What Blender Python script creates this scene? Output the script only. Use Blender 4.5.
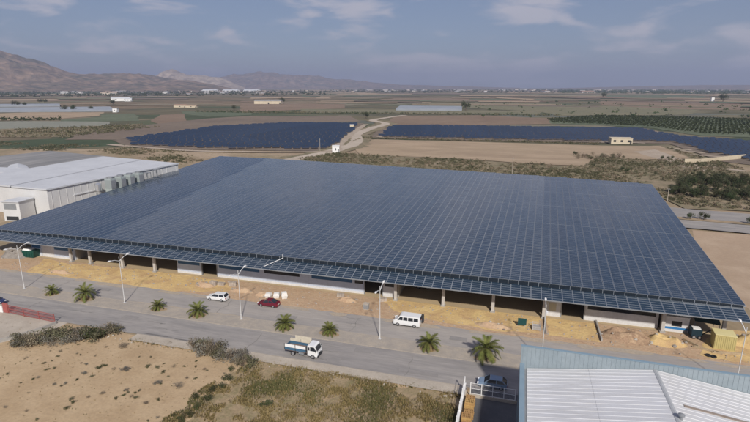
import bpy, bmesh, math, random
import numpy as np
from mathutils import Vector, Matrix, noise as mnoise
R = math.radians
for o in list(bpy.data.objects): bpy.data.objects.remove(o)
scn = bpy.context.scene
COL = scn.collection

# ------------------------------------------------------------------ camera
# World: X runs along the street (to the right), Y away from the street, Z up, metres.
cam_d = bpy.data.cameras.new('camera'); cam = bpy.data.objects.new('camera', cam_d); COL.objects.link(cam)
cam_d.sensor_fit = 'HORIZONTAL'; cam_d.sensor_width = 36.0; cam_d.lens = 24.0
cam_d.clip_start = 0.5; cam_d.clip_end = 90000
cam.location = (0, 0, 42)
cam.rotation_euler = (R(90) - math.atan(124 / 500.0), 0, R(16.2))
scn.camera = cam

# ------------------------------------------------------------------ sky, sun, exposure
SUN_EL, SUN_AZ = R(37.5), math.atan2(0.415, -0.910)      # direction towards the sun: behind the camera, to its right
world = bpy.data.worlds.new('World'); scn.world = world; world.use_nodes = True
wn = world.node_tree.nodes; wl = world.node_tree.links; wn.clear()
sky = wn.new('ShaderNodeTexSky'); sky.sky_type = 'NISHITA'; sky.sun_disc = False
sky.sun_elevation = SUN_EL; sky.sun_rotation = SUN_AZ
sky.altitude = 100; sky.air_density = 1.0; sky.dust_density = 0.6; sky.ozone_density = 4.0
tc = wn.new('ShaderNodeTexCoord'); sp = wn.new('ShaderNodeSeparateXYZ'); wl.new(tc.outputs['Generated'], sp.inputs[0])
def wmath(op, a, b=None, clamp=False):
    n = wn.new('ShaderNodeMath'); n.operation = op; n.use_clamp = clamp
    for i, x in enumerate((a, b)):
        if x is None: continue
        if isinstance(x, (int, float)): n.inputs[i].default_value = x
        else: wl.new(x, n.inputs[i])
    return n.outputs[0]
cv = wn.new('ShaderNodeCombineXYZ')
wl.new(wmath('MULTIPLY', sp.outputs[0], 6.5), cv.inputs[0]); wl.new(wmath('MULTIPLY', sp.outputs[1], 6.5), cv.inputs[1]); wl.new(wmath('MULTIPLY', sp.outputs[2], 23.0), cv.inputs[2])
cn = wn.new('ShaderNodeTexNoise'); cn.inputs['Scale'].default_value = 1.0; cn.inputs['Detail'].default_value = 6; cn.inputs['Roughness'].default_value = 0.52
cn.inputs['Distortion'].default_value = 0.3
wl.new(cv.outputs[0], cn.inputs['Vector'])
cr = wn.new('ShaderNodeMapRange'); cr.inputs['From Min'].default_value = 0.475; cr.inputs['From Max'].default_value = 0.64; cr.interpolation_type = 'SMOOTHSTEP'
wl.new(cn.outputs['Fac'], cr.inputs['Value'])
cmask = wmath('MULTIPLY', cr.outputs[0], 0.68)
veil = wn.new('ShaderNodeMix'); veil.data_type = 'RGBA'; veil.inputs[0].default_value = 0.38      # thin even high cloud
wl.new(sky.outputs[0], veil.inputs[6]); veil.inputs[7].default_value = (3.3, 3.4, 5.5, 1)
cmix = wn.new('ShaderNodeMix'); cmix.data_type = 'RGBA'; wl.new(cmask, cmix.inputs[0])
wl.new(veil.outputs[2], cmix.inputs[6]); cmix.inputs[7].default_value = (9.0, 8.4, 9.0, 1)
bg = wn.new('ShaderNodeBackground'); bg.inputs['Strength'].default_value = 0.056
wl.new(cmix.outputs[2], bg.inputs[0])
wo = wn.new('ShaderNodeOutputWorld'); wl.new(bg.outputs[0], wo.inputs[0])

sun_d = bpy.data.lights.new('sun', 'SUN'); sun = bpy.data.objects.new('sun', sun_d); COL.objects.link(sun)
sun_d.energy = 3.8; sun_d.angle = R(2.5); sun_d.color = (1.0, 0.95, 0.88)
sv = Vector((math.cos(SUN_EL) * math.sin(SUN_AZ), math.cos(SUN_EL) * math.cos(SUN_AZ), math.sin(SUN_EL)))
sun.rotation_euler = sv.to_track_quat('Z', 'Y').to_euler()
sun.location = sv * 300
scn.view_settings.view_transform = 'Standard'; scn.view_settings.look = 'None'
scn.view_settings.gamma = 1; scn.view_settings.use_curve_mapping = False
scn.view_settings.exposure = 0.3
scn.render.engine = 'CYCLES'
scn.cycles.volume_bounces = 1

# ------------------------------------------------------------------ helpers
class MB:
    """collects faces for one mesh"""
    def __init__(s): s.v = []; s.f = []; s.m = []
    def face(s, pts, m=0):
        n = len(s.v); s.v.extend([tuple(p) for p in pts]); s.f.append(tuple(range(n, n + len(pts)))); s.m.append(m); return s
    def box(s, x0, y0, z0, x1, y1, z1, m=0):
        n = len(s.v)
        s.v += [(x0,y0,z0),(x1,y0,z0),(x1,y1,z0),(x0,y1,z0),(x0,y0,z1),(x1,y0,z1),(x1,y1,z1),(x0,y1,z1)]
        for f in ((0,3,2,1),(4,5,6,7),(0,1,5,4),(1,2,6,5),(2,3,7,6),(3,0,4,7)):
            s.f.append(tuple(n + i for i in f)); s.m.append(m)
        return s
    def hexa(s, b, t, m=0):
        """b, t: bottom and top rings of equal length"""
        n = len(s.v); k = len(b); s.v += [tuple(p) for p in b] + [tuple(p) for p in t]
        s.f.append(tuple(n + i for i in reversed(range(k)))); s.m.append(m)
        s.f.append(tuple(n + k + i for i in range(k))); s.m.append(m)
        for i in range(k):
            j = (i + 1) % k; s.f.append((n + i, n + j, n + k + j, n + k + i)); s.m.append(m)
        return s
    def loft(s, rings, m=0, cap=True):
        n = len(s.v); k = len(rings[0])
        for r in rings: s.v += [tuple(p) for p in r]
        for a in range(len(rings) - 1):
            for i in range(k):
                j = (i + 1) % k
                s.f.append((n + a*k + i, n + a*k + j, n + (a+1)*k + j, n + (a+1)*k + i)); s.m.append(m)
        if cap:
            s.f.append(tuple(n + i for i in reversed(range(k)))); s.m.append(m)
            s.f.append(tuple(n + (len(rings)-1)*k + i for i in range(k))); s.m.append(m)
        return s
    def tube(s, pts, r, k=8, m=0):
        pts = [Vector(p) for p in pts]; rr = r if isinstance(r, (list, tuple)) else [r] * len(pts)
        rings = []
        for i, p in enumerate(pts):
            d = (pts[min(i + 1, len(pts) - 1)] - pts[max(i - 1, 0)]).normalized()
            a = d.orthogonal().normalized() if abs(d.z) < .9 else (Vector((1, 0, 0)) - d * d.x).normalized()
            b = d.cross(a)
            rings.append([p + (a * math.cos(2*math.pi*j/k) + b * math.sin(2*math.pi*j/k)) * rr[i] for j in range(k)])
        return s.loft(rings, m)
    def build(s, name, mats, parent=None, loc=None, smooth=False):
        me = bpy.data.meshes.new(name); me.from_pydata(s.v, [], s.f)
        if not isinstance(mats, (list, tuple)): mats = [mats]
        for m in mats: me.materials.append(m)
        if len(mats) > 1: me.polygons.foreach_set('material_index', s.m)
        if smooth: me.polygons.foreach_set('use_smooth', [True] * len(s.f))
        me.update()
        return link(name, me, parent, loc)
def link(name, me, parent=None, loc=None, rz=0, sc=None):
    o = bpy.data.objects.new(name, me); COL.objects.link(o)
    if parent: o.parent = parent
    if loc: o.location = loc
    if rz: o.rotation_euler = (0, 0, rz)
    if sc: o.scale = sc if isinstance(sc, (tuple, list)) else (sc, sc, sc)
    return o
def tag(o, label, cat, group=None):
    o['label'] = label; o['category'] = cat
    if group: o['group'] = group
    return o
def struct(o): o['kind'] = 'structure'; return o
def stuff(o, label=None, cat=None):
    o['kind'] = 'stuff'
    if label: o['label'] = label; o['category'] = cat
    return o
def thing(name, label, cat, loc=(0,0,0), rz=0, group=None, sc=None):
    return tag(link(name, None, None, loc, rz, sc), label, cat, group)
def copy_tree(o, parent=None):
    c = o.copy(); COL.objects.link(c); c.parent = parent
    for ch in o.children: copy_tree(ch, c)
    return c
def sheet(name, poly, z, m, jit=0.0, step=None, seed=1, parent=None):
    """flat ground sheet with an optionally ragged outline"""
    rnd = random.Random(seed); pts = []
    n = len(poly)
    for i in range(n):
        a = Vector(poly[i]); b = Vector(poly[(i + 1) % n]); d = b - a; L = d.length
        k = max(1, int(L / step)) if step else 1
        nr = Vector((-d.y, d.x)).normalized() if L else Vector((0, 0))
        for j in range(k):
            p = a + d * (j / k) + nr * (rnd.uniform(-jit, jit) if jit and k > 1 else 0)
            pts.append((p.x, p.y, z))
    bm = bmesh.new(); f = bm.faces.new([bm.verts.new(p) for p in pts]); f.normal_update()
    if f.normal.z < 0: f.normal_flip()
    bmesh.ops.triangulate(bm, faces=[f])
    me = bpy.data.meshes.new(name); bm.to_mesh(me); bm.free(); me.materials.append(m)
    return link(name, me, parent)

# ------------------------------------------------------------------ materials
MATS = {}
def mat(name, c1, c2=None, scale=1.0, rough=0.85, detail=6, bump=0.0, bscale=None, metal=0.0, spec=0.3, c3=None, s3=None, lo=0.35, hi=0.65,
        objrand=0.0, stretch=None, fine=0.0, fscale=20.0):
    m = bpy.data.materials.new(name); m.use_nodes = True; nt = m.node_tree; N = nt.nodes; L = nt.links
    p = N['Principled BSDF']; p.inputs['Roughness'].default_value = rough; p.inputs['Metallic'].default_value = metal
    p.inputs['Specular IOR Level'].default_value = spec
    t = N.new('ShaderNodeTexCoord'); vec = t.outputs['Object']
    if stretch:
        mp = N.new('ShaderNodeMapping'); mp.inputs['Scale'].default_value = stretch[:3]
        if len(stretch) > 3: mp.inputs['Rotation'].default_value = (0, 0, stretch[3])
        L.new(vec, mp.inputs[0]); vec = mp.outputs[0]
    def nz(sc, d=detail):
        n = N.new('ShaderNodeTexNoise'); n.inputs['Scale'].default_value = sc; n.inputs['Detail'].default_value = d; n.inputs['Roughness'].default_value = .6
        L.new(vec, n.inputs['Vector']); return n.outputs['Fac']
    def rng(v, a, b, c=0.0, d=1.0):
        n = N.new('ShaderNodeMapRange'); L.new(v, n.inputs[0])
        for i, x in enumerate((a, b, c, d)): n.inputs[i + 1].default_value = x
        return n.outputs[0]
    def mix(f, a, b, mode='MIX'):
        n = N.new('ShaderNodeMix'); n.data_type = 'RGBA'; n.blend_type = mode
        for i, x in ((0, f), (6, a), (7, b)):
            if isinstance(x, (int, float)): n.inputs[i].default_value = x
            elif isinstance(x, tuple): n.inputs[i].default_value = (*x, 1)
            else: L.new(x, n.inputs[i])
        return n.outputs[2]
    col = c1
    if c2: col = mix(rng(nz(scale), lo, hi), c1, c2)
    if c3: col = mix(rng(nz(s3 or scale * 3.7), lo + .08, hi + .05), col, c3)
    if fine:
        g = N.new('ShaderNodeCombineColor'); r = rng(nz(fscale, 4), .25, .75, 1 - fine, 1 + fine)
        for i in range(3): L.new(r, g.inputs[i])
        col = mix(1.0, col, g.outputs[0], 'MULTIPLY')
    if objrand:
        oi = N.new('ShaderNodeObjectInfo'); h = N.new('ShaderNodeHueSaturation')
        L.new(rng(oi.outputs['Random'], 0, 1, 1 - objrand, 1 + objrand), h.inputs['Value'])
        L.new(rng(oi.outputs['Random'], 0, 1, .5 - objrand * .06, .5 + objrand * .05), h.inputs['Hue'])
        if isinstance(col, tuple): h.inputs['Color'].default_value = (*col, 1)
        else: L.new(col, h.inputs['Color'])
        col = h.outputs[0]
    if isinstance(col, tuple): p.inputs['Base Color'].default_value = (*col, 1)
    else: L.new(col, p.inputs['Base Color'])
    if bump:
        b = N.new('ShaderNodeBump'); b.inputs['Strength'].default_value = 1.0; b.inputs['Distance'].default_value = bump
        L.new(nz(bscale or scale * 8), b.inputs['Height']); L.new(b.outputs[0], p.inputs['Normal'])
    MATS[name] = m
    return m
def leafmat(name, c1, c2, rand=.25):
    m = mat(name, c1, c2, scale=1.2, rough=.75, spec=.2, objrand=rand, fine=.35, fscale=6)
    N = m.node_tree.nodes; L = m.node_tree.links; p = N['Principled BSDF']
    tr = N.new('ShaderNodeBsdfTranslucent'); tr.inputs[0].default_value = (*[min(1, x * 1.2) for x in c2], 1)
    ms = N.new('ShaderNodeMixShader'); ms.inputs[0].default_value = .22
    L.new(p.outputs[0], ms.inputs[1]); L.new(tr.outputs[0], ms.inputs[2]); L.new(ms.outputs[0], N['Material Output'].inputs['Surface'])
    return m
asphalt = mat('worn_asphalt', (.27,.25,.235), (.33,.305,.28), scale=.10, rough=.9, c3=(.225,.212,.205), s3=.35, bump=.01, bscale=30, fine=.12, fscale=1.5, stretch=(.25,1.6,1))
asphalt_dusty = mat('dusty_asphalt', (.315,.288,.262), (.365,.33,.295), scale=.09, rough=.92, c3=(.27,.252,.238), s3=.3, bump=.01, bscale=30, fine=.1, fscale=1.5, stretch=(.3,1.5,1))
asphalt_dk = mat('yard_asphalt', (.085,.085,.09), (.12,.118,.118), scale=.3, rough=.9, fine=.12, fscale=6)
paving = mat('median_paving', (.345,.305,.26), (.30,.268,.232), scale=.25, rough=.9, c3=(.39,.335,.27), s3=.9, fine=.1, fscale=4)
concrete = mat('concrete', (.38,.36,.33), (.30,.285,.265), scale=.5, rough=.85, fine=.1, fscale=5)
concrete_lt = mat('pale_concrete', (.45,.395,.325), (.37,.32,.26), scale=.35, rough=.85, fine=.1, fscale=4)
sand = mat('building_sand', (.64,.465,.215), (.56,.39,.175), scale=.12, rough=.95, c3=(.44,.285,.15), s3=.33, bump=.12, bscale=1.5, fine=.14, fscale=3)
sand_pink = mat('reddish_earth', (.47,.325,.21), (.40,.265,.165), scale=.3, rough=.95, c3=(.46,.34,.22), s3=1.1, bump=.15, bscale=1.4, fine=.16, fscale=4)
dirt = mat('bare_dirt', (.43,.312,.19), (.36,.256,.15), scale=.05, rough=.95, c3=(.48,.36,.225), s3=.16, bump=.06, bscale=1.2, fine=.12, fscale=2.5)
lot = mat('graded_lot', (.40,.295,.205), (.335,.245,.17), scale=.03, rough=.95, c3=(.44,.335,.24), s3=.12, fine=.08, fscale=1.2)
weedy = mat('weedy_soil', (.29,.215,.125), (.36,.27,.17), scale=.22, rough=.95, c3=(.19,.165,.08), s3=.5, bump=.1, bscale=2, fine=.2, fscale=3)
scrubland = mat('scrubland_soil', (.20,.165,.10), (.28,.215,.145), scale=.035, rough=.95, c3=(.12,.115,.06), s3=.16, fine=.25, fscale=.7)
tan_field = mat('ploughed_tan_field', (.35,.265,.175), (.29,.215,.145), scale=.012, rough=.95, c3=(.40,.30,.205), s3=.05, fine=.1, fscale=.3, stretch=(.5,1.5,1,.2))
pale_earth = mat('pale_dry_earth', (.37,.285,.195), (.28,.205,.135), scale=.02, rough=.95, c3=(.22,.18,.105), s3=.045, fine=.2, fscale=.4)
brown_field = mat('grey_brown_field', (.155,.12,.092), (.20,.155,.115), scale=.01, rough=.95, fine=.12, fscale=.12)
red_field = mat('reddish_field', (.185,.13,.09), (.235,.17,.118), scale=.008, rough=.95, fine=.12, fscale=.1)
green_field = mat('green_crop', (.095,.115,.068), (.13,.145,.09), scale=.012, rough=.95, fine=.2, fscale=.15)
olive_field = mat('olive_field', (.15,.145,.085), (.20,.175,.11), scale=.01, rough=.95, fine=.15, fscale=.1)
farm_soil = mat('solar_farm_soil', (.14,.11,.085), (.20,.155,.115), scale=.05, rough=.95, fine=.15, fscale=.4)
track = mat('dirt_track', (.40,.33,.26), (.33,.265,.20), scale=.06, rough=.95, fine=.1, fscale=.6)
white_paint = mat('white_paint', (.78,.77,.75), (.70,.69,.67), scale=.6, rough=.55, fine=.05, fscale=3)
galv = mat('galvanised_steel', (.60,.60,.61), (.52,.52,.53), scale=2, rough=.45, metal=.2)
grey_metal = mat('grey_metal', (.30,.31,.32), (.25,.26,.27), scale=1, rough=.5, metal=.3)
dark_metal = mat('dark_metal', (.035,.037,.04), rough=.6)
black = mat('black_rubber', (.02,.02,.021), rough=.8)
stone = mat('rubble_stone', (.40,.36,.31), (.27,.235,.20), scale=1.5, rough=.95, objrand=.3)
# ------------------------------------------------------------------ the plain
def plain_material():
    m = bpy.data.materials.new('farmland_plain'); m.use_nodes = True; nt = m.node_tree; N = nt.nodes; L = nt.links
    p = N['Principled BSDF']; p.inputs['Roughness'].default_value = .95; p.inputs['Specular IOR Level'].default_value = .1
    t = N.new('ShaderNodeTexCoord')
    def cells(sc, rot, ramp):
        mp = N.new('ShaderNodeMapping'); mp.inputs['Rotation'].default_value = (0, 0, rot); mp.inputs['Scale'].default_value = sc
        L.new(t.outputs['Object'], mp.inputs[0])
        v = N.new('ShaderNodeTexVoronoi'); v.distance = 'CHEBYCHEV'; v.inputs['Scale'].default_value = 1; v.inputs['Randomness'].default_value = .8
        L.new(mp.outputs[0], v.inputs['Vector'])
        s = N.new('ShaderNodeSeparateColor'); L.new(v.outputs['Color'], s.inputs[0])
        r = N.new('ShaderNodeValToRGB'); r.color_ramp.interpolation = 'CONSTANT'
        e = r.color_ramp.elements
        while len(e) < len(ramp): e.new(.5)
        for i, (a, c) in enumerate(ramp): e[i].position = a; e[i].color = (*c, 1)
        L.new(s.outputs[0], r.inputs[0]); return r.outputs[0], s.outputs[1]
    pal = [(0,(.21,.16,.105)),(.16,(.15,.12,.08)),(.30,(.105,.11,.066)),(.42,(.25,.20,.14)),(.55,(.125,.105,.078)),(.66,(.065,.085,.05)),(.76,(.18,.135,.092)),(.88,(.30,.255,.195)),(.95,(.16,.16,.155))]
    c1, h1 = cells((1/210., 1/95., 1), .35, pal)
    c2, h2 = cells((1/1100., 1/600., 1), -.2, pal); c3, h3 = cells((1/3000., 1/2000., 1), .1, pal)
    mz = N.new('ShaderNodeMix'); mz.data_type = 'RGBA'; mz.inputs[0].default_value = .4; L.new(c2, mz.inputs[6]); L.new(c3, mz.inputs[7]); c2 = mz.outputs[2]
    mx = N.new('ShaderNodeMix'); mx.data_type = 'RGBA'; mx.inputs[0].default_value = .5; L.new(c1, mx.inputs[6]); L.new(c2, mx.inputs[7])
    n = N.new('ShaderNodeTexNoise'); n.inputs['Scale'].default_value = .02; n.inputs['Detail'].default_value = 9; n.inputs['Roughness'].default_value = .65
    L.new(t.outputs['Object'], n.inputs['Vector'])
    r = N.new('ShaderNodeMapRange'); L.new(n.outputs['Fac'], r.inputs[0])
    for i, x in enumerate((.25, .75, .68, 1.32)): r.inputs[i + 1].default_value = x
    g = N.new('ShaderNodeCombineColor')
    for i in range(3): L.new(r.outputs[0], g.inputs[i])
    m2 = N.new('ShaderNodeMix'); m2.data_type = 'RGBA'; m2.blend_type = 'MULTIPLY'; m2.inputs[0].default_value = 1
    L.new(mx.outputs[2], m2.inputs[6]); L.new(g.outputs[0], m2.inputs[7]); L.new(m2.outputs[2], p.inputs['Base Color'])
    return m
struct(sheet('ground', [(-24000,-3000),(24000,-3000),(24000,27000),(-24000,27000)], 0.0, plain_material()))
struct(sheet('dry_earth_ground', [(-420,-60),(180,-60),(170,150),(120,330),(-120,330),(-260,290),(-420,240)], .03, pale_earth, 4, 15, 3))

Z = [0.06]
def field(name, poly, m, jit=1.5, step=14, seed=0):
    Z[0] += .012
    return struct(sheet(name, poly, Z[0], m, jit, step, seed or int(Z[0] * 1000)))
# far fields, back to front (metres)
field('pale_field', [(-2109.7, 1394.8),(-1803.3, 1786.6),(-1477.6, 1462.6),(-1732.5, 1143.9)], tan_field, 6, 60)
field('green_field', [(-3915.7, 2595.6),(-3074.1, 3241.3),(-2151.0, 2265.9),(-2822.1, 1868.5)], green_field, 9, 90)
field('green_field', [(-1330.8, 2918.7),(-624.0, 2862.2),(-474.8, 2219.9),(-909.9, 2046.1)], green_field, 8, 70)
field('pale_field', [(-1116.1, 1940.7),(-774.9, 1996.1),(-694.4, 1788.5),(-964.3, 1676.2)], tan_field, 6, 60)
field('green_field', [(196.1, 3100.5),(916.8, 3086.4),(672.0, 2257.0),(141.4, 2220.2)], green_field, 8, 70)
field('pale_field', [(-533.8, 1906.7),(-14.1, 2021.3),(386.3, 1958.5),(345.2, 1747.5),(-439.1, 1568.4)], red_field, 6, 60)
field('red_field', [(226.5, 1713.1),(731.1, 1859.7),(446.2, 1128.0),(220.8, 1108.4),(167.7, 1259.6)], red_field, 5, 50)
field('red_field', [(-714.0, 1188.6),(-436.3, 1227.9),(-344.3, 968.8),(-470.3, 781.1)], red_field, 4, 50)
field('dark_field', [(-421.4, 921.9),(29.5, 964.9),(25.7, 825.7),(-200.4, 806.9),(-356.2, 778.5)], olive_field, 4, 40)
field('tan_field', [(-835.1, 575.6),(-806.4, 668.8),(-689.1, 710.1),(-605.6, 613.7),(-604.0, 527.9),(-687.2, 472.2)], tan_field, 3, 30)
field('green_field', [(-631.9, 640.6),(-608.1, 688.5),(-467.2, 536.2),(-541.0, 485.9),(-576.2, 521.0),(-585.3, 592.9)], green_field, 3, 30)
field('green_field', [(-585.5, 778.3),(-436.3, 762.2),(-401.7, 701.5),(-436.9, 630.9),(-519.9, 697.9)], green_field, 3, 30)
field('red_field', [(-538.3, 661.8),(-521.4, 697.4),(-411.0, 552.5),(-406.6, 498.4),(-441.9, 524.0)], red_field, 2, 20)
field('grey_green_field', [(-648.9, 445.5),(-613.9, 493.5),(-489.4, 510.2),(-444.2, 455.3),(-456.8, 409.1),(-530.4, 362.6)], mat('grey_green_field', (.20,.205,.165), (.24,.235,.19), scale=.01, rough=.95, fine=.12, fscale=.1), 2.5, 25)
field('scrub_field', [(-542.8, 371.3),(-468.0, 419.4),(-439.6, 472.3),(-429.1, 491.9),(-375.0, 344.5),(-457.2, 311.5)], scrubland, 2.5, 20)
field('brown_field', [(-356.7, 323.5),(-398.8, 377.9),(-406.9, 466.1),(-412.2, 594.8),(-390.7, 676.1),(-247.4, 717.7),(-190.2, 597.1),(-273.7, 554.4),(-324.0, 475.4),(-315.9, 335.4)], brown_field, 2, 20)
field('reddish_field', [(-182.9, 736.5),(-62.2, 785.6),(48.8, 728.7),(42.6, 628.9),(-87.3, 559.0),(-150.9, 556.2)], red_field, 2, 20)
field('orchard_ground', [(33.2, 724.2),(112.7, 836.4),(218.1, 826.3),(311.8, 783.2),(202.8, 503.2),(151.6, 506.9),(133.4, 587.3),(84.2, 616.6),(33.6, 626.3)], green_field, 2, 20)
field('olive_field', [(-250.9, 1413.9),(89.3, 1380.6),(319.7, 1091.3),(248.3, 890.3),(53.5, 805.2),(28.4, 925.9),(-204.1, 1151.6)], olive_field, 4, 40)
field('solar_farm_ground', [(-314.6, 327.6),(-327.3, 480.3),(-277.6, 562.4),(-180.0, 572.8),(-151.9, 460.9),(-121.9, 337.4),(-125.5, 312.0),(-216.52, 294.71),(-273.65, 299.13)], farm_soil, .8, 12)
field('solar_farm_ground', [(-152.8, 546.1),(-88.5, 566.4),(39.2, 573.7),(123.7, 585.8),(134.7, 496.3),(174.4, 465.0),(188.7, 458.5),(131.3, 313.9),(112.2, 331.3),(110.3, 383.9),(107.4, 427.6),(58.8, 420.8),(-31.5, 409.9),(-121.2, 402.1)], farm_soil, .8, 12)
field('bare_field', [(-117.7, 396.3),(-30.6, 399.3),(56.0, 398.9),(99.0, 408.7),(99.5, 340.5),(68.6, 327.1),(47.6, 334.6),(34.44, 291.15),(11.08, 289.98),(-22.35, 298.49),(-98.5, 304.4),(-111.5, 331.2)], tan_field, .8, 10)
field('scrub_ground', [(-127.26, 270.17),(-116.93, 299.08),(-96.8, 303.4),(-22.17, 296.40),(11.03, 288.45),(33.21, 288.97),(48.3, 339.6),(68.1, 324.8),(99.3, 336.0),(97.3, 406.9),(106.7, 413.6),(110.8, 326.8),(115.41, 259.55),(89.72, 198.00),(56.96, 195.20),(54.14, 210.31),(17.16, 219.51),(-101.99, 220.35)], scrubland, 1.0, 6)
field('tan_patch', [(72.8, 367.4),(88.9, 383.4),(95.58, 293.27),(87.63, 284.53)], track, .6, 6)
# strips of farmland further out: random crops, fallow and orchards
rf = random.Random(77)
for i in range(120):
    ds = math.exp(rf.uniform(math.log(1100), math.log(6500))); b0 = rf.uniform(-.72, .72) - R(16.2); wd = rf.uniform(.06, .28); dp = ds * ds / 21000 * rf.uniform(.3, 1.1); sk = rf.uniform(-.12, .12)
    P_ = []
    for bb, dd in ((b0, ds), (b0 + wd, ds * (1 + sk)), (b0 + wd, ds * (1 + sk) + dp), (b0, ds + dp)): P_.append((dd * math.sin(bb), dd * math.cos(bb)))
    field('far_field', P_, rf.choice((green_field, olive_field, tan_field, red_field, brown_field, tan_field, pale_earth, brown_field)), dp * .04, max(30, ds * .02))
# verges beside the dirt track
def ribbon(name, pts, w, z, m, jit=.4, seed=1):
    rnd = random.Random(seed); out = []; L_, R_ = [], []
    P = [Vector(p) for p in pts]; Q = []
    for i in range(len(P) - 1):                                   # Catmull-Rom smoothing
        a, b, c, d = P[max(i-1, 0)], P[i], P[i+1], P[min(i+2, len(P)-1)]
        for k in range(8):
            t = k / 8; Q.append(.5 * ((2*b) + (c - a)*t + (2*a - 5*b + 4*c - d)*t*t + (3*b - a - 3*c + d)*t**3))
    Q.append(P[-1])
    for i, q in enumerate(Q):
        d = (Q[min(i+1, len(Q)-1)] - Q[max(i-1, 0)]).normalized(); n = Vector((-d.y, d.x))
        L_.append(q + n * (w/2 + rnd.uniform(-jit, jit))); R_.append(q - n * (w/2 + rnd.uniform(-jit, jit)))
    mb = MB()
    for i in range(len(Q) - 1): mb.face([(*L_[i], z), (*L_[i+1], z), (*R_[i+1], z), (*R_[i], z)])
    o = mb.build(name, m)
    for f in o.data.polygons: pass
    bm = bmesh.new(); bm.from_mesh(o.data); bmesh.ops.recalc_face_normals(bm, faces=bm.faces)
    if sum(f.normal.z for f in bm.faces) < 0: bmesh.ops.reverse_faces(bm, faces=bm.faces)
    bm.to_mesh(o.data); bm.free()
    return struct(o)
pale_track = mat('pale_dirt_track', (.46,.39,.315), (.40,.335,.265), scale=.06, rough=.95, fine=.1, fscale=.6)
trk = [(-171.6, 753.8),(-180.6, 697.8),(-184.7, 626.4),(-153.7, 575.3),(-150.0, 504.9),(-143.8, 436.1),(-128.5, 389.8),(-119.7, 351.2),(-121.5, 311.0),(-127.66, 276.73),(-135.26, 243.70)]
ribbon('dirt_verge', trk[2:], 24, .40, scrubland, 2.5, 4)
ribbon('dirt_track', trk, 10, .42, pale_track, .7, 5)
ribbon('field_track', [(-172.9, 557.9),(-149.8, 439.5),(-128.6, 345.2),(-124.7, 310.0),(-206.26, 289.13),(-294.2, 303.9)], 6, .43, track, .6, 6)

# ------------------------------------------------------------------ site ground and street
U0, U1 = -330, 160
def strip(name, v0, v1, z, m, u0=U0, u1=U1, jit=0, step=None, seed=1): return struct(sheet(name, [(u0,v0),(u1,v0),(u1,v1),(u0,v1)], z, m, jit, step, seed))
strip('bare_dirt_lot', 8, 64.5, .05, dirt, -330, -4.0, .0)
struct(sheet('weedy_ground', [(-36.5,63.4),(-5.6,63.2),(-5.6,10),(-34,10),(-36,30),(-38.5,45),(-40,52),(-39,58)], .06, weedy, 1.3, 1.4, 8))
struct(sheet('graded_lot', [(44,83.5),(150,83.5),(150,163),(52,166),(46,150)], .05, lot, .8, 8, 9))
strip('earth_verge', 82.0, 93.5, .07, sand_pink, -140, 44, .35, 1.5, 11)
struct(sheet('sand_apron', [(-108.72, 82.37),(-96.62, 80.74),(-83.25, 81.03),(-71.37, 82.21),(-59.86, 85.00),(-56.39, 87.12),(-62.26, 91.34),(-81.71, 91.57),(-101.90, 90.33),(-112.98, 91.29)], .08, sand, .5, 2, 12))
struct(sheet('sand_apron', [(-27,92.4),(-21,86.6),(-13,84.6),(-2,83.7),(5.6,84.6),(5.8,92.4)], .08, sand, .4, 1.5, 13))
struct(sheet('sand_apron', [(6.9,84.6),(15.1,84.3),(15.2,92.5),(6.9,92.5)], .085, sand, .12, 1.0, 14))
struct(sheet('sand_apron', [(30,84),(36,83.5),(44,86),(43,97),(37,95),(33,91)], .085, sand, .4, 1.5, 15))
strip('carriageway', 75.75, 82.7, .11, asphalt_dusty, jit=.18, step=1.3, seed=2)
strip('carriageway', 64.9, 72.05, .11, asphalt, jit=.0)
strip('median_paving', 72.2, 75.6, .23, paving)
for v in (72.05, 75.6):
    mb = MB(); u = U0
    while u < U1: mb.box(u, v, .01, u + .985, v + .15, .245); u += 1.0
    struct(mb.build('kerb', paving))
mb = MB(); u = -62.0
while u < -5: mb.box(u, 64.75, .01, u + .985, 64.9, .24); u += 1.0
struct(mb.build('kerb', paving))
strip('pavement', 62.7, 64.75, .22, concrete_lt, -62, -5.0, .06, 1.2, 5)
struct(sheet('concrete_apron', [(-140,30),(-140,65.0),(-77.5,65.0),(-77.5,62),(-83,55),(-92,30)], .065, concrete_lt, .3, 3, 6))
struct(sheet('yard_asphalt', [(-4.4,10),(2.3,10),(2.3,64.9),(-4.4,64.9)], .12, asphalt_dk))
# sand washed onto the tarmac, and tar stains: flat marks with ragged outlines
rs = random.Random(5)
def blot(name, u, v, ru, rv, z, m, seed):
    q = random.Random(seed); n = 26; a0 = [q.uniform(.55, 1.15) for _ in range(n)]
    a = [(a0[i] + a0[i-1] + a0[i-2]) / 3 for i in range(n)]
    return struct(sheet(name, [(u + ru*a[i]*math.cos(i*2*math.pi/n), v + rv*a[i]*math.sin(i*2*math.pi/n)) for i in range(n)], z, m))
drift = mat('washed_out_sand', (.40,.33,.25), (.35,.30,.24), scale=.6, rough=.95, fine=.15, fscale=3)
crack_m = mat('tar_sealed_crack', (.155,.148,.14), rough=.8)
patch2 = mat('pale_road_patch', (.235,.22,.208), (.275,.255,.238), scale=.8, rough=.9, fine=.1)
patch = mat('tar_patch', (.13,.122,.118), (.17,.16,.15), scale=.7, rough=.85, fine=.1)
k = 0
for i in range(30):
    k += 1; blot('sand_drift', rs.uniform(-115, 45), 82.4 - rs.uniform(0, .5), rs.uniform(1.5, 5), rs.uniform(.35, 1.0), .112 + k * .0006, drift, 40 + i)
for i in range(14):
    k += 1; blot('sand_drift', rs.uniform(-100, 5), 75.7 + rs.uniform(.1, .3), rs.uniform(1.5, 4), rs.uniform(.15, .4), .112 + k * .0006, drift, 90 + i)
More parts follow.
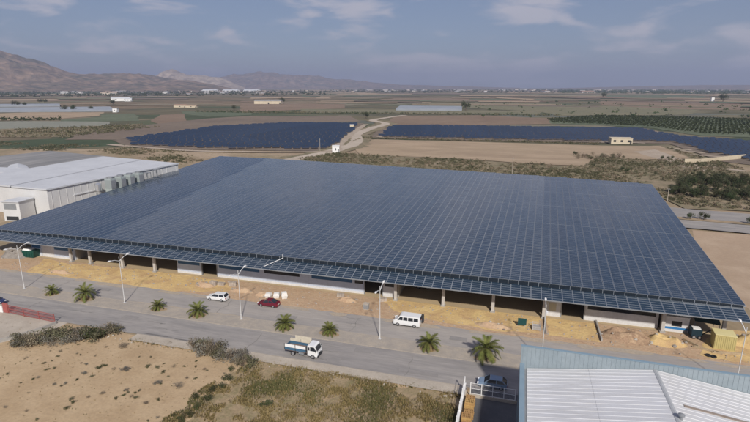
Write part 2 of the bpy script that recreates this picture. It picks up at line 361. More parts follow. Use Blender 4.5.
for (u, v, a, b) in ((-58.5,65.5,3.4,.22),(-53,65.3,2.2,.16)):
    k += 1; blot('tar_stain', u, v, a, b, .112 + k * .0006, patch, k)
for i, (u, v, a, b) in enumerate(((-68,69.9,1.6,.7),(-47.5,67.0,2.2,.6),(-22.5,70.6,1.4,.8),(-12.5,66.6,3.0,.45),(-40,78.2,2.0,.8),(-8,78.8,1.5,.7),(-84,79.4,2.4,.6),(-26,66.4,1.0,.9))):
    k += 1; struct(sheet('road_patch', [(u-a,v-b),(u+a,v-b*.9),(u+a*.97,v+b),(u-a*1.02,v+b*.95)], .112 + k*.0006, patch2, .05, .6, k))
rk = random.Random(31)
for i in range(16):
    u = rk.uniform(-95, -2); lane = i % 2; v = rk.uniform(65.6, 71) if lane else rk.uniform(76.4, 81.4); k += 1
    pts = [(u + j*rk.uniform(.7,1.3), v + rk.uniform(-.25,.25)) for j in range(6)] if i % 3 else [(u + rk.uniform(-.3,.3), (65.2 if lane else 76.0) + j*1.15) for j in range(6)]
    ribbon('road_crack', pts, .05, .112 + k*.0006, crack_m, .02, i)
# the two far carriageways at the right
struct(sheet('far_road', [(48.5,196.5),(60,194),(160,184),(160,169.5),(60,180),(50,181.5)], .47, asphalt, .25, 4, 3))
struct(sheet('far_road', [(47.5,178),(60,176.6),(160,165),(160,152),(60,166),(47,167.5)], .475, asphalt, .25, 4, 4))
struct(sheet('far_road_median', [(50,181.4),(60,180.0),(160,169.4),(160,165.2),(60,176.8),(50,178.2)], .482, pale_earth, .3, 3, 5))

# ------------------------------------------------------------------ mountains and hills (real distance and height)
def hill_material(name, a, b, c):
    return mat(name, a, b, scale=.0022, rough=1, detail=10, c3=c, s3=.006, spec=.05, bump=45, bscale=.006, fine=.5, fscale=.012)
hill_a = hill_material('mountain_rock', (.21,.145,.10), (.075,.08,.05), (.26,.175,.12))
hill_q = hill_material('quarry_rock', (.42,.34,.265), (.24,.18,.135), (.36,.29,.22))
hill_b = hill_material('far_hill_rock', (.19,.13,.10), (.11,.10,.075), (.24,.165,.12))
def range_of_hills(name, prof, r0, r1, r2, m, seed, rough=.22, nang=420, nr=90):
    """prof: (bearing in degrees from the camera axis, height in metres); r0 foot, r1 crest, r2 back foot"""
    mb = MB(); bs = [p[0] for p in prof]; hs = [p[1] for p in prof]
    A = np.linspace(bs[0], bs[-1], nang); rr = np.linspace(0, 1, nr)
    idx = lambda i, j: i * nr + j
    for i, a in enumerate(A):
        h0 = float(np.interp(a, bs, hs)); th = R(a) - R(16.2)
        for t in rr:
            rad = r0 + (r2 - r0) * t; tc_ = (r1 - r0) / (r2 - r0)
            q = t / tc_ if t < tc_ else (1 - t) / (1 - tc_)
            s = q * q * (3 - 2 * q)
            x, y = rad * math.sin(th), rad * math.cos(th)
            nzv = mnoise.fractal(Vector((x / 900 + seed, y / 900, seed * .3)), 1.0, 2.1, 6)
            rv = abs(mnoise.fractal(Vector((x / 420 + seed * 2, y / 420, 3.1)), .9, 2.0, 5))
            rid = 1 - abs(mnoise.fractal(Vector((x / 1300 + seed * 3, y / 1300, 7.7)), .9, 2.1, 6)) * 1.5
            h = h0 * s * (.86 + rough * .5 * nzv + .22 * rid) - h0 * rough * 1.3 * rv * s * (1.25 - s)
            mb.v.append((x, y, max(h, 0) - 3 if q < .02 else h))
    for i in range(nang - 1):
        for j in range(nr - 1):
            mb.f.append((idx(i, j), idx(i, j+1), idx(i+1, j+1), idx(i+1, j))); mb.m.append(0)
    return struct(mb.build(name, m, smooth=True))
def bear(px): return math.degrees(math.atan((px - 375) / 515.0))
def prof(pts, d): return [(bear(x), max(1.0, 1.0 * (88.5 - y) / 515 * d * math.cos(R(bear(x))))) for x, y in pts]
range_of_hills('mountain_range', prof([(-420,72),(-300,50),(-200,40),(-110,44),(-60,50),(-20,50),(0,53),(30,60),(58,67),(80,72),(100,74),(125,73),(140,73),(165,77),(195,80),(215,83),(235,87)], 7200), 5200, 7000, 9500, hill_a, 1.7, .42)
range_of_hills('quarry_hill', prof([(146,88),(157,76),(164,71.5),(174,70.5),(186,70.5),(198,73),(212,77),(228,81),(245,87)], 9800), 8600, 9600, 11000, hill_q, 5.2, .45, 160, 60)
range_of_hills('far_hills', prof([(190,86),(212,79),(235,75),(262,73),(290,74),(318,76),(345,79),(372,82.5),(400,84.5),(450,86),(520,87.5)], 12500), 10500, 12300, 15000, hill_b, 9.1, .35, 240, 60)
range_of_hills('far_low_hills', prof([(560,87.8),(610,86.6),(660,85.5),(700,84.8),(760,84.5),(900,84),(1100,86)], 12500), 10500, 12300, 15000, hill_b, 3.3, .2, 90, 24)
# ------------------------------------------------------------------ the solar-roofed hall
def glass_panel_material():
    m = mat('solar_glass', (.011,.027,.048), (.020,.040,.066), scale=1.0, rough=.15, spec=.42, c3=(.036,.052,.074), s3=.45, stretch=(.35,.03,1,-.03), objrand=.10, fine=.15, fscale=4)
    return m
pv = glass_panel_material()
pv_frame = mat('aluminium_frame', (.36,.39,.43), (.30,.33,.37), scale=1.5, rough=.45, metal=.3)
deck_m = mat('roof_deck', (.27,.29,.325), (.22,.24,.275), scale=.3, rough=.6)
FL, FR = (-129.6, 91.5), (37.97, 93.28)          # front corners of the roof
FR = (FR[0], 91.5)
BL, BR = (-152.59, 231.74), (48.49, 207.10)         # back corners
NC = 92
foldA = ((-95.51, 92.00), (-122.33, 224.83)); foldB = ((4.63, 91.51), (8.02, 211.24))
def side(f, u, v): 
    (a, b), (c, d) = f; return u - (a + (c - a) * (v - b) / (d - b))
def zroof(u, v):
    z = 6.98
    a = side(foldA, u, v); b = side(foldB, u, v)
    if a < 0: z += .012 * a
    if b > 0: z -= .012 * b
    return z
def edge_u(c, v):
    t = (v - 91.5) / 125.0; s = c / NC
    ul = FL[0] + (BL[0] - FL[0]) * (v - 91.5) / (BL[1] - 91.5); ur = FR[0] + (BR[0] - FR[0]) * (v - 91.5) / (BR[1] - 91.5)
    return ul + (ur - ul) * s
def vback(u): return BL[1] + (BR[1] - BL[1]) * (u - BL[0]) / (BR[0] - BL[0])
hall = thing('solar_roofed_hall', 'huge low hall under a vast dark blue solar panel roof', 'hall', (0,0,0))
roof = None
PITCH = 1.035
rows_all = []                                      # (corner quad) of every panel on the main roof
rp = random.Random(3); tilt = 0.0
for c in range(NC):
    uc = edge_u(c + .5, 150); n = int((vback(uc) - 92.2) / PITCH); tilt = rp.uniform(-.014, .014)
    for r in range(n):
        v0 = 91.5 + r * PITCH + .02 + (r // 21) * .13; v1 = v0 + PITCH - .045
        lz = side(foldA, edge_u(c + .5, v0), v0) < 0; g = .025 if lz else .045
        q = [(edge_u(c, v0) + g, v0), (edge_u(c + 1, v0) - g, v0), (edge_u(c + 1, v1) - g, v1), (edge_u(c, v1) + g, v1)]
        if r % 14 == 0: t2 = tilt + rp.uniform(-.008, .008)
        dz = rp.uniform(-.004, .004); tp = t2 + rp.uniform(-.003, .003); tv = rp.uniform(-.003, .003) + (.024 if lz else (-.003 if side(foldB, q[0][0], v0) < 0 else .005))
        Q = [Vector((u, v, zroof(u, v) + dz + (tp if i in (1, 2) else -tp) + (tv if i > 1 else -tv))) for i, (u, v) in enumerate(q)]
        rows_all.append(Q)
CU0 = FL[0] - 1.2; CN = 94; CP = ((37.67, 89.32)[0] - CU0) / CN
canopy_q = []
for c in range(CN):
    for r in range(6):
        t0, t1 = r / 6 + .005, (r + 1) / 6 - .005
        vz = lambda t: (87.70 + 3.90 * t, 5.28 + .87 * t)
        (a, za), (b, zb) = vz(t0), vz(t1); u0 = CU0 + c * CP + .03; u1 = CU0 + (c + 1) * CP - .03
        canopy_q.append([Vector((u0, a, za)), Vector((u1, a, za)), Vector((u1, b, zb)), Vector((u0, b, zb))])
# deck under the panels (also closes the hall from above)
mb = MB(); NG = 92; MG = 64
def deckpt(i, j, dz):
    c = NC * i / NG; 
    vb = vback(edge_u(c, 190)) - .05; v = 91.55 + (vb - 91.55) * j / MG; u = edge_u(c, v)
    return (u, v, zroof(u, v) + dz)
for dz, rev in ((-.12, False), (-.30, True)):
    n0 = len(mb.v)
    for i in range(NG + 1):
        for j in range(MG + 1): mb.v.append(deckpt(i, j, dz))
    for i in range(NG):
        for j in range(MG):
            f = (n0 + i*(MG+1) + j, n0 + (i+1)*(MG+1) + j, n0 + (i+1)*(MG+1) + j + 1, n0 + i*(MG+1) + j + 1)
            mb.f.append(f[::-1] if rev else f); mb.m.append(0)
rim = [(i, 0) for i in range(NG + 1)] + [(NG, j) for j in range(1, MG + 1)] + [(i, MG) for i in range(NG - 1, -1, -1)] + [(0, j) for j in range(MG - 1, 0, -1)]
for a, b in zip(rim, rim[1:] + rim[:1]): mb.face([deckpt(*a, -.30), deckpt(*b, -.30), deckpt(*b, -.12), deckpt(*a, -.12)])
roof = mb.build('roof', deck_m, hall)
mb = MB()
mb.hexa([(CU0, 87.75, 5.12), (CU0 + CN*CP, 87.75, 5.12), (CU0 + CN*CP, 91.57, 5.97), (CU0, 91.57, 5.97)],
        [(CU0, 87.75, 5.20), (CU0 + CN*CP, 87.75, 5.20), (CU0 + CN*CP, 91.57, 6.06), (CU0, 91.57, 6.06)])
canopy = mb.build('canopy', deck_m, hall)
FW, TH = .042, .04
def panel_geo(Q, V, F, M):
    n0 = len(V)
    e1 = (Q[1] - Q[0]); e2 = (Q[3] - Q[0]); a = FW / e1.length; b = FW * .5 / e2.length
    bil = lambda s, t: Q[0]*(1-s)*(1-t) + Q[1]*s*(1-t) + Q[2]*s*t + Q[3]*(1-s)*t
    I = [bil(a, b), bil(1-a, b), bil(1-a, 1-b), bil(a, 1-b)]
    B = [p - Vector((0, 0, TH)) for p in Q]
    V.extend([tuple(p) for p in Q + I + B])
    F.append((n0+4, n0+5, n0+6, n0+7)); M.append(0)
    for i in range(4):
        j = (i + 1) % 4
        F.append((n0+i, n0+j, n0+4+j, n0+4+i)); M.append(1)
        F.append((n0+8+i, n0+8+j, n0+j, n0+i)); M.append(1)
def panel_stuff(name, quads, parent):
    V, F, M = [], [], []
    for Q in quads: panel_geo(Q, V, F, M)
    me = bpy.data.meshes.new(name); me.from_pydata(V, [], F); me.materials.append(pv); me.materials.append(pv_frame)
    me.polygons.foreach_set('material_index', M); me.update()
    return stuff(link(name, me, parent))
eye = Vector((0, 0, 42))
def apparent(Q):
    c = (Q[0] + Q[2]) / 2; d = c - eye
    n = (Q[1] - Q[0]).cross(Q[3] - Q[0]); return abs(n.dot(d)) / d.length ** 3
order = sorted([(apparent(Q), 0, i) for i, Q in enumerate(rows_all)] + [(apparent(Q), 1, i) for i, Q in enumerate(canopy_q)], reverse=True)
near = {(k, i) for _, k, i in order[:300]}
# one shared mesh per roof plane; every near panel is an object of its own
def unit_panel(name, w, d):
    V, F, M = [], [], []
    panel_geo([Vector((-w/2,-d/2,0)), Vector((w/2,-d/2,0)), Vector((w/2,d/2,0)), Vector((-w/2,d/2,0))], V, F, M)
    me = bpy.data.meshes.new(name); me.from_pydata(V, [], F); me.materials.append(pv); me.materials.append(pv_frame)
    me.polygons.foreach_set('material_index', M); me.update(); return me
for kind, quads, par in ((0, rows_all, roof), (1, canopy_q, canopy)):
    me = None
    for k, i in sorted(near):
        if k != kind: continue
        Q = quads[i]; w = ((Q[1] - Q[0]).length + (Q[2] - Q[3]).length) / 2; d = (Q[3] - Q[0]).length
        if me is None: me = unit_panel('solar_panel', w, d); w0, d0 = w, d
        c = (Q[0] + Q[1] + Q[2] + Q[3]) / 4
        x = ((Q[1] - Q[0]) + (Q[2] - Q[3])).normalized(); n = x.cross(((Q[3] - Q[0]) + (Q[2] - Q[1])).normalized()).normalized(); y = n.cross(x)
        o = link('solar_panel', me, par); mw = Matrix((x * (w / w0), y * (d / d0), n)).transposed().to_4x4(); mw.translation = c
        o.matrix_local = mw
    panel_stuff('solar_panels', [Q for i, Q in enumerate(quads) if (kind, i) not in near], par)
# clerestory band between roof and canopy: one dark pane and one post per bay
dark_pane = mat('dark_clerestory_glass', (.012,.018,.026), (.02,.028,.038), scale=.8, rough=.25, spec=.5)
pane_me = post_me = None
cw = (FR[0] - .3 - FL[0]) / NC
for c in range(NC):
    u = FL[0] + c * cw
    if c % 2 == 0 or True:
        if pane_me is None:
            pane_me = MB().box(.07, 0, 0, cw - .05, .04, .84).build('clerestory_pane', dark_pane, hall).data
            bpy.data.objects.remove(bpy.data.objects['clerestory_pane'])
            o = MB().box(-.03, -.03, 0, .03, .06, .95).build('clerestory_post', pv_frame, hall); post_me = o.data; bpy.data.objects.remove(o)
        zt = zroof(u, 91.6)
        link('clerestory_pane', pane_me, hall, (u, 91.46, zt - .94)); link('clerestory_post', post_me, hall, (u, 91.46, zt - 1.04))
link('clerestory_post', post_me, hall, (FR[0] - .3, 91.46, zroof(FR[0], 91.6) - 1.04))
MB().box(CU0, 91.62, 5.75, FR[0], 91.85, 5.98).build('canopy_beam', grey_metal, hall)
MB().box(CU0, 87.64, 5.10, CU0 + CN*CP, 87.70, 5.25).build('gutter', grey_metal, canopy)
# walls
wall_m = mat('blue_grey_cladding', (.50,.54,.62), (.45,.49,.565), scale=.3, rough=.7, fine=.08, fscale=2)
wall_w = mat('white_render', (.62,.61,.60), (.55,.54,.53), scale=.4, rough=.8, fine=.1, fscale=2)
fascia_m = mat('blue_fascia', (.04,.12,.23), (.035,.10,.20), scale=.5, rough=.5)
inside_m = mat('raw_block_wall', (.42,.38,.33), (.34,.31,.27), scale=.4, rough=.9)
col_m = mat('concrete_column', (.50,.47,.43), (.42,.39,.36), scale=.8, rough=.85)
WV = 92.6
def wu(px): return px
def wall(u0, u1, m=wall_m, z1=5.6, v=WV, band=None, plinth=True):
    o = MB().box(u0, v, 0, u1, v + .25, z1).build('wall', m, hall)
    if plinth: MB().box(u0 + .01, v - .06, 0, u1 - .01, v + .01, .55).build('plinth', wall_w, o)
    if band:
        for (a, b, mm) in band: MB().box(a, v - .05, 2.30, b, v + .012, 3.7).build('window_band', mm, o)
    return o
win_m = mat('dark_window', (.015,.02,.026), rough=.2, spec=.5)
X = {33: -118.42, 43: -115.13, 55: -111.24, 76: -104.58, 95: -98.72, 127: -89.18, 159: -80.03, 178: -74.77, 202: -68.31, 218: -64.11, 220: -63.59, 260: -53.46, 265: -52.23, 300: -43.82, 309: -41.71, 312: -41.01, 352: -31.94, 355: -31.27, 364: -29.29, 383: -25.18, 397: -22.21, 444: -12.56, 493: -3.01, 543: 6.24, 560: 9.28, 584: 13.48, 657: 25.65, 660: 26.13, 664: 26.77, 719: 35.32}
wall(X[33], X[43], wall_m, band=[(X[33]+.2, X[43]-.3, fascia_m)])
wall(X[43]+.05, X[55], wall_w, plinth=False)
wall(X[55]+.02, X[76], wall_m, band=[(X[55]+.3, X[76]-.4, fascia_m)])
wall(X[178], X[202], wall_m, band=[(X[178]+.3, X[202]-.4, fascia_m)])
wall(X[218], X[309], wall_m, band=[(X[220], X[260], fascia_m), (X[265], X[300], win_m)])
wall(X[309]+.02, X[364], wall_m, band=[(X[312], X[352], fascia_m), (X[355], X[364]-.2, win_m)])
wall(X[383], X[397], wall_w, band=[(X[383]+.3, X[397]-.2, win_m)])
wall(X[543], X[560], wall_w, band=None)
wall(X[584], X[657], wall_w, band=[(X[584]+.4, X[657]-.5, win_m)])
wall(X[657]+.4, X[664], inside_m, plinth=False)
MB().box(X[543]+.9, WV-.05, 1.2, X[543]+2.2, WV+.01, 2.7).build('shuttered_window', mat('cream_shutter', (.50,.45,.33), rough=.7), hall)
for a, b in ((202,218),(364,383),(560,584)):                    # roller doors, standing open: frame + raised shutter box
    d = MB().box(X[a], WV - .04, 4.3, X[b], WV + .3, 5.6).build('roller_door', dark_metal, hall)
    for u in (X[a], X[b] - .18): MB().box(u, WV - .07, 0, u + .18, WV + .3, 4.32).build('door_jamb', grey_metal, d)
for px in (76, 95, 127, 159, 397, 444, 493, 543, 660, 719):
    u = X[px]
    c = MB().box(u - .28, 91.1, 0, u + .28, 91.58, 5.7).build('column', col_m, hall)
    MB().box(u - .45, 90.95, 0, u + .45, 91.85, .35).build('footing', concrete, c)
# inside: floor, cross walls, back and side walls
sheet('floor', [(-129,91.6),(36,91.6),(45,205),(-139,222)], .10, mat('hall_floor_dust', (.46,.35,.21), (.38,.29,.18), scale=.15, rough=.95, fine=.12), parent=hall)
MB().box(-118, 109, 0, 34, 109.3, 5.6).build('inner_wall', inside_m, hall)
for u in (X[76] - .1, X[178], X[397], X[543], X[660]): MB().box(u + .05, WV + .3, 0, u + .3, 108.9, 5.6).build('cross_wall', inside_m, hall)
MB().hexa([(-127.5,98,0),(-127.2,98,0),(-136.2,218,0),(-136.5,218,0)], [(-127.5,98,5.2),(-127.2,98,5.2),(-136.2,218,4.6),(-136.5,218,4.6)]).build('side_wall', wall_m, hall)
MB().hexa([(35.2,104,0),(35.5,104,0),(44.4,203,0),(44.1,203,0)], [(35.2,104,6.0),(35.5,104,6.0),(44.4,203,5.9),(44.1,203,5.9)]).build('side_wall', wall_m, hall)
MB().hexa([(-136.5,218,0),(44.4,202.5,0),(44.4,202.8,0),(-136.5,218.3,0)], [(-136.5,218,4.6),(44.4,202.5,5.8),(44.4,202.8,5.8),(-136.5,218.3,4.6)]).build('back_wall', wall_m, hall)
for i in range(9):
    u = X[397] + 2 + i * 4.6
    MB().box(u, 91.8, 5.75, u + .18, 127, 6.2).build('roof_beam', grey_metal, hall)
# low kerb walls that bound the sand bay
for u in (6.35, 15.35):
    tag(MB().box(u, 84.7, 0, u + .22, 92.2, .55).build('low_wall', concrete), 'low concrete wall on the %s edge of the square yellow sand bay' % ('left' if u < 10 else 'right'), 'wall', 'low walls of the sand bay')

# ------------------------------------------------------------------ near warehouse (bottom right): gabled white sheet roof behind a blue parapet
nw = thing('near_warehouse', 'near warehouse with gabled white ribbed roof and blue parapet', 'warehouse', (0,0,0))
blue_clad = mat('pale_blue_cladding', (.27,.315,.34), (.235,.28,.305), scale=.4, rough=.55, fine=.06, fscale=2)
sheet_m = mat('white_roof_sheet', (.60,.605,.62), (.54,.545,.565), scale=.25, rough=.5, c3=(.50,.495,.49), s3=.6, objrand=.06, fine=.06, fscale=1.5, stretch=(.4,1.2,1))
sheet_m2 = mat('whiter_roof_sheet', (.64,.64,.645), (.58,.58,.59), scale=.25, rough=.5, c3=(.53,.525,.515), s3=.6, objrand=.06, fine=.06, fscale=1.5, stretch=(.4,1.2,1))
NV1, NV0 = 58.6, 16.0
UA, UB, UC = 2.35, 16.65, 32.0
ZE, ZR = 8.15, 10.3
WALLS = MB().box(UA - .05, NV0, 0, UA + .15, NV1, 8.0).box(UC - .15, NV0, 0, UC + .05, NV1, 8.0).box(UA + .15, NV0, 0, UC - .15, NV0 + .2, 8.0)
WALLS.build('wall', blue_clad, nw)
par = MB().box(UA - .55, NV1, 0, UC + .6, NV1 + .25, 11.05).build('parapet', blue_clad, nw)
i = 0
mbj = MB()
while UA - .3 + i * .5 < UC: mbj.box(UA - .35 + i * .5, NV1 - .025, 8.0, UA - .30 + i * .5, NV1 + .005, 11.0); i += 1
mbj.build('parapet_ribs', blue_clad, par)
MB().box(UA - .62, NV1 - .06, 11.05, UC + .68, NV1 + .31, 11.12).build('coping', mat('blue_coping', (.20,.28,.34), rough=.5), par)
MB().box(UA - .62, NV0, 7.7, UA - .05, NV1, 8.75).build('side_fascia', mat('light_blue_fascia', (.22,.30,.36), (.19,.27,.33), scale=.5, rough=.5), nw)
MB().box(UA - .05, NV0, 8.0, UA + .22, NV1, 8.08).build('gutter', grey_metal, nw)
MB().box(UC + .05, NV0, 7.7, UC + .62, NV1, 8.75).build('side_fascia', MATS['light_blue_fascia'], nw)
def roof_sheet_mesh(name, x0, z0, x1, z1, w, m):
    """ribbed sheet running up the slope; profile repeats along Y"""
    P = []; nrib = 2; y = 0
    for k in range(nrib):
        b = k * w / nrib
        P += [(b, 0), (b + w/nrib - .12, 0), (b + w/nrib - .09, .03), (b + w/nrib - .03, .03)]
    P.append((w, 0))
    mb = MB(); segs = [(0, 0.0), (.5, 0.0), (.5, .02), (1, .02)]
    for (a, da), (b, db) in ((segs[0], segs[1]), (segs[2], segs[3])):
        for (y0, h0), (y1, h1) in zip(P, P[1:]):
            pt = lambda t, y_, h_, d_: (x0 + (x1 - x0)*t, y_, z0 + (z1 - z0)*t + h_ + d_)
            q = [pt(a, y0, h0, da), pt(b, y0, h0, db), pt(b, y1, h1, db), pt(a, y1, h1, da)]
            mb.face(q if x1 > x0 else q[::-1])
    mb.face([(x0, 0, z0 - .06), (x0, w, z0 - .06), (x0, w, z0), (x0, 0, z0)])
    o = mb.build(name, m, nw); me = o.data; bpy.data.objects.remove(o); return me
SW = 1.38; ns = int((NV1 - NV0 - .1) / SW)
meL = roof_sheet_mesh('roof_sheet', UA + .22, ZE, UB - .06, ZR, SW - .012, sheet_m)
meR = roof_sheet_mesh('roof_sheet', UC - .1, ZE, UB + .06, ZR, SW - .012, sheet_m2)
for k in range(ns):
    y = NV1 - .05 - (k + 1) * SW
    link('roof_sheet', meL, nw, (0, y, 0)); link('roof_sheet', meR, nw, (0, y, 0))
rc = MB().hexa([(UB - .22, NV0, ZR + .035), (UB, NV0, ZR + .10), (UB + .22, NV0, ZR + .035)], [(UB - .22, NV1 - .05, ZR + .035), (UB, NV1 - .05, ZR + .10), (UB + .22, NV1 - .05, ZR + .035)]).build('ridge_cap', mat('ridge_flashing', (.42,.43,.44), (.36,.37,.38), scale=1, rough=.5), nw)
# skylight trough across the right slope and a ridge ventilator
sl = lambda u: ZR + (u - UB) / (UC - UB) * (ZE - ZR)
ub, uc = UB + 1.3, UC - 1
MB().hexa([(ub, 52.0, sl(ub) + .02), (uc, 52.0, sl(uc) + .02), (uc, 52.35, sl(uc) + .02), (ub, 52.35, sl(ub) + .02)],
          [(ub, 52.0, sl(ub) + .10), (uc, 52.0, sl(uc) + .10), (uc, 52.35, sl(uc) + .10), (ub, 52.35, sl(ub) + .10)]).build('skylight_strip', mat('weathered_skylight', (.24,.19,.15), (.30,.25,.21), scale=1.2, rough=.5), nw)
v_ = MB().tube([(UB + .3, 49.5, ZR - .1), (UB + .3, 49.5, ZR + .4)], .18, 12).tube([(UB + .3, 49.5, ZR + .4), (UB + .3, 49.5, ZR + .5), (UB + .3, 49.5, ZR + .62)], [.32, .32, .1], 12).build('roof_ventilator', grey_metal, nw)
# ------------------------------------------------------------------ white warehouse at the left, with plant on its roof edge
lw = thing('white_warehouse', 'long white warehouse with two pale roof strips left of the solar hall', 'warehouse', (0,0,0))
lwall = mat('white_metal_cladding', (.60,.595,.585), (.54,.535,.525), scale=.2, rough=.6, fine=.05, fscale=2)
lroof = mat('pale_roof_membrane', (.54,.55,.57), (.48,.49,.51), scale=.12, rough=.6, fine=.05, fscale=1)
ZW = 9.3
MB().hexa([(-147.6,123.8,0),(-143,184,0),(-191,192,0),(-192,126.2,0)], [(-147.6,123.8,ZW),(-143,184,ZW),(-191,192,ZW),(-192,126.2,ZW)]).build('wall', lwall, lw)
def slab(name, P, z0, z1, m, par): return MB().hexa([(x, y, z0) for x, y in P], [(x, y, z1) for x, y in P]).build(name, m, par)
slab('roof', [(-147.2,123.4),(-142.6,184.4),(-165.0,188.2),(-163.2,124.2)], ZW, ZW + .45, lroof, lw)
slab('roof', [(-163.8,124.3),(-165.6,188.3),(-191.4,192.6),(-192.4,126.0)], ZW, ZW + .55, lroof, lw)
slab('valley_gutter', [(-163.2,124.2),(-165.0,188.2),(-165.6,188.3),(-163.8,124.3)], ZW, ZW + .12, dark_metal, lw)
for i in range(22):                                            # standing seams of the right-hand wall
    t = (i + .5) / 22; u = -147.6 + 4.6 * t; v = 123.8 + 60.2 * t
    MB().box(u + .0, v - .05, .2, u + .10, v + .05, ZW - .1).build('wall_seam', lwall, lw)
MB().hexa([(-146.9,133,5.6),(-146.6,133,5.6),(-145.9,143,5.6),(-146.2,143,5.6)], [(-146.9,133,5.9),(-146.6,133,5.9),(-145.9,143,5.9),(-146.2,143,5.9)]).build('pipe_run', galv, lw)
an = thing('loading_annex', 'small white annex with dark loading hatch in front of the white warehouse', 'annex', (0,0,0))
slab('wall', [(-158.2,116.4),(-152.4,117.4),(-153.6,123.6),(-158.8,123.2)], 0, 6.3, lwall, an)
slab('roof', [(-158.5,116.1),(-152.1,117.1),(-153.3,123.7),(-159.1,123.3)], 6.3, 6.55, lroof, an)
slab('shutter', [(-157.6,116.42),(-153.4,117.12),(-153.5,117.3),(-157.7,116.6)], 4.0, 5.9, grey_metal, an)
slab('loading_hatch', [(-157.4,116.48),(-153.2,117.18),(-153.3,117.4),(-157.5,116.7)], .4, 1.6, dark_metal, an)
cool_m = mat('grey_green_casing', (.36,.40,.39), (.31,.35,.34), scale=.8, rough=.6, fine=.08)
names = ['nearest', 'second', 'third', 'farthest']
for i, v in enumerate((144.5, 149.0, 153.2, 157.4)):
    u = -146.6 + (v - 124) * .0764 + 3.2
    c = thing('cooling_unit', '%s of the four tall grey cooling units beside the white warehouse wall' % names[i], 'cooling unit', (u, v, 0), R(-4.3), 'cooling units')
    MB().box(-1.5, -1.1, 1.2, 1.5, 1.1, 9.9).build('casing', cool_m, c)
    for sx in (-1.3, 1.1):
        for sy in (-1.15, .95): MB().box(sx, sy, 0, sx + .2, sy + .2, 1.2).build('leg', grey_metal, c)
    MB().tube([(0, 0, 9.9), (0, 0, 10.5)], 1.05, 14).build('fan_cowl', grey_metal, c)
    MB().box(1.5, -1.0, 6.2, 1.56, 1.0, 9.3).build('louvre', grey_metal, c)
    MB().box(-1.4, -1.16, 6.4, 1.4, -1.1, 9.4).build('louvre', mat('louvre_grey', (.27,.30,.295), rough=.6) if 'louvre_grey' not in MATS else MATS['louvre_grey'], c)
for i, (v, h) in enumerate(((162.5, 9.2), (167.5, 9.8))):
    u = -146.6 + (v - 124) * .0764 + 2.6
    c = thing('steel_frame', '%s open steel frame beyond the cooling units' % ('short' if i == 0 else 'tall'), 'steel frame', (u, v, 0), 0)
    for sx in (-.9, .9):
        for sy in (-.9, .9): MB().box(sx - .1, sy - .1, 0, sx + .1, sy + .1, h).build('post', grey_metal, c)
    for z in (h - 3, h - .2): MB().box(-1.0, -1.0, z, 1.0, 1.0, z + .15).build('platform', grey_metal, c)
# vessels between the units and the frame
c = thing('silver_tank', 'small silver tank with domed end at the foot of the nearest cooling unit', 'tank', (-143.9, 141.0, 0))
MB().tube([(0,0,5.6),(0,0,5.9),(0,0,8.4),(0,0,8.8)], [.4,1.0,1.0,.3], 14).build('shell', mat('bright_steel', (.7,.71,.72), rough=.3, metal=.8), c, smooth=False)
for a in range(3): MB().box(.7*math.cos(a*2.1)-.08, .7*math.sin(a*2.1)-.08, 0, .7*math.cos(a*2.1)+.08, .7*math.sin(a*2.1)+.08, 5.8).build('leg', grey_metal, c)
# grey roofs beyond
def low_shed(label, P, h, roofm, ridge=0.0, name='shed'):
    t = thing(name, label, 'shed'); cx = sum(p[0] for p in P) / 4; cy = sum(p[1] for p in P) / 4
    slab('wall', P, 0, h, lwall, t)
    Q = [(cx + (x - cx) * 1.01, cy + (y - cy) * 1.01) for x, y in P]
    if ridge:
        a = ((Q[0][0] + Q[1][0]) / 2, (Q[0][1] + Q[1][1]) / 2, h + ridge); b = ((Q[2][0] + Q[3][0]) / 2, (Q[2][1] + Q[3][1]) / 2, h + ridge)
        q = [(*p, h + .02) for p in Q]
        mb = MB().face([q[0], a, b, q[3]][::-1]).face([a, q[1], q[2], b][::-1]).face([q[0], q[1], a]).face([q[2], q[3], b])
        bm_o = mb.build('roof', roofm, t)
        bm = bmesh.new(); bm.from_mesh(bm_o.data); bmesh.ops.remove_doubles(bm, verts=bm.verts, dist=.001); bmesh.ops.recalc_face_normals(bm, faces=bm.faces); bm.to_mesh(bm_o.data); bm.free()
    else: slab('roof', Q, h + .01, h + .3, roofm, t)
    return t
grey_roof = mat('weathered_grey_roof', (.24,.235,.23), (.18,.18,.18), scale=.06, rough=.85, c3=(.30,.29,.28), s3=.25, stretch=(1,.15,1,.2))
low_shed('wide grey corrugated shed roof behind the white warehouse', [(-196,150),(-194,212),(-262,226),(-262,160)], 6.0, grey_roof, .9, 'grey_shed')
low_shed('low pale roofed shed at the left edge behind the white warehouse', [(-208.70, 154.97), (-195.98, 156.14), (-197.82, 166.07), (-221.42, 164.82)], 7.2, lroof, 0, 'pale_shed')
low_shed('small white gabled roof on the grey sheds at the left', [(-219.31, 166.06), (-207.76, 167.96), (-220.39, 176.54), (-229.03, 175.65)], 6.6, lroof, .8, 'gabled_shed')

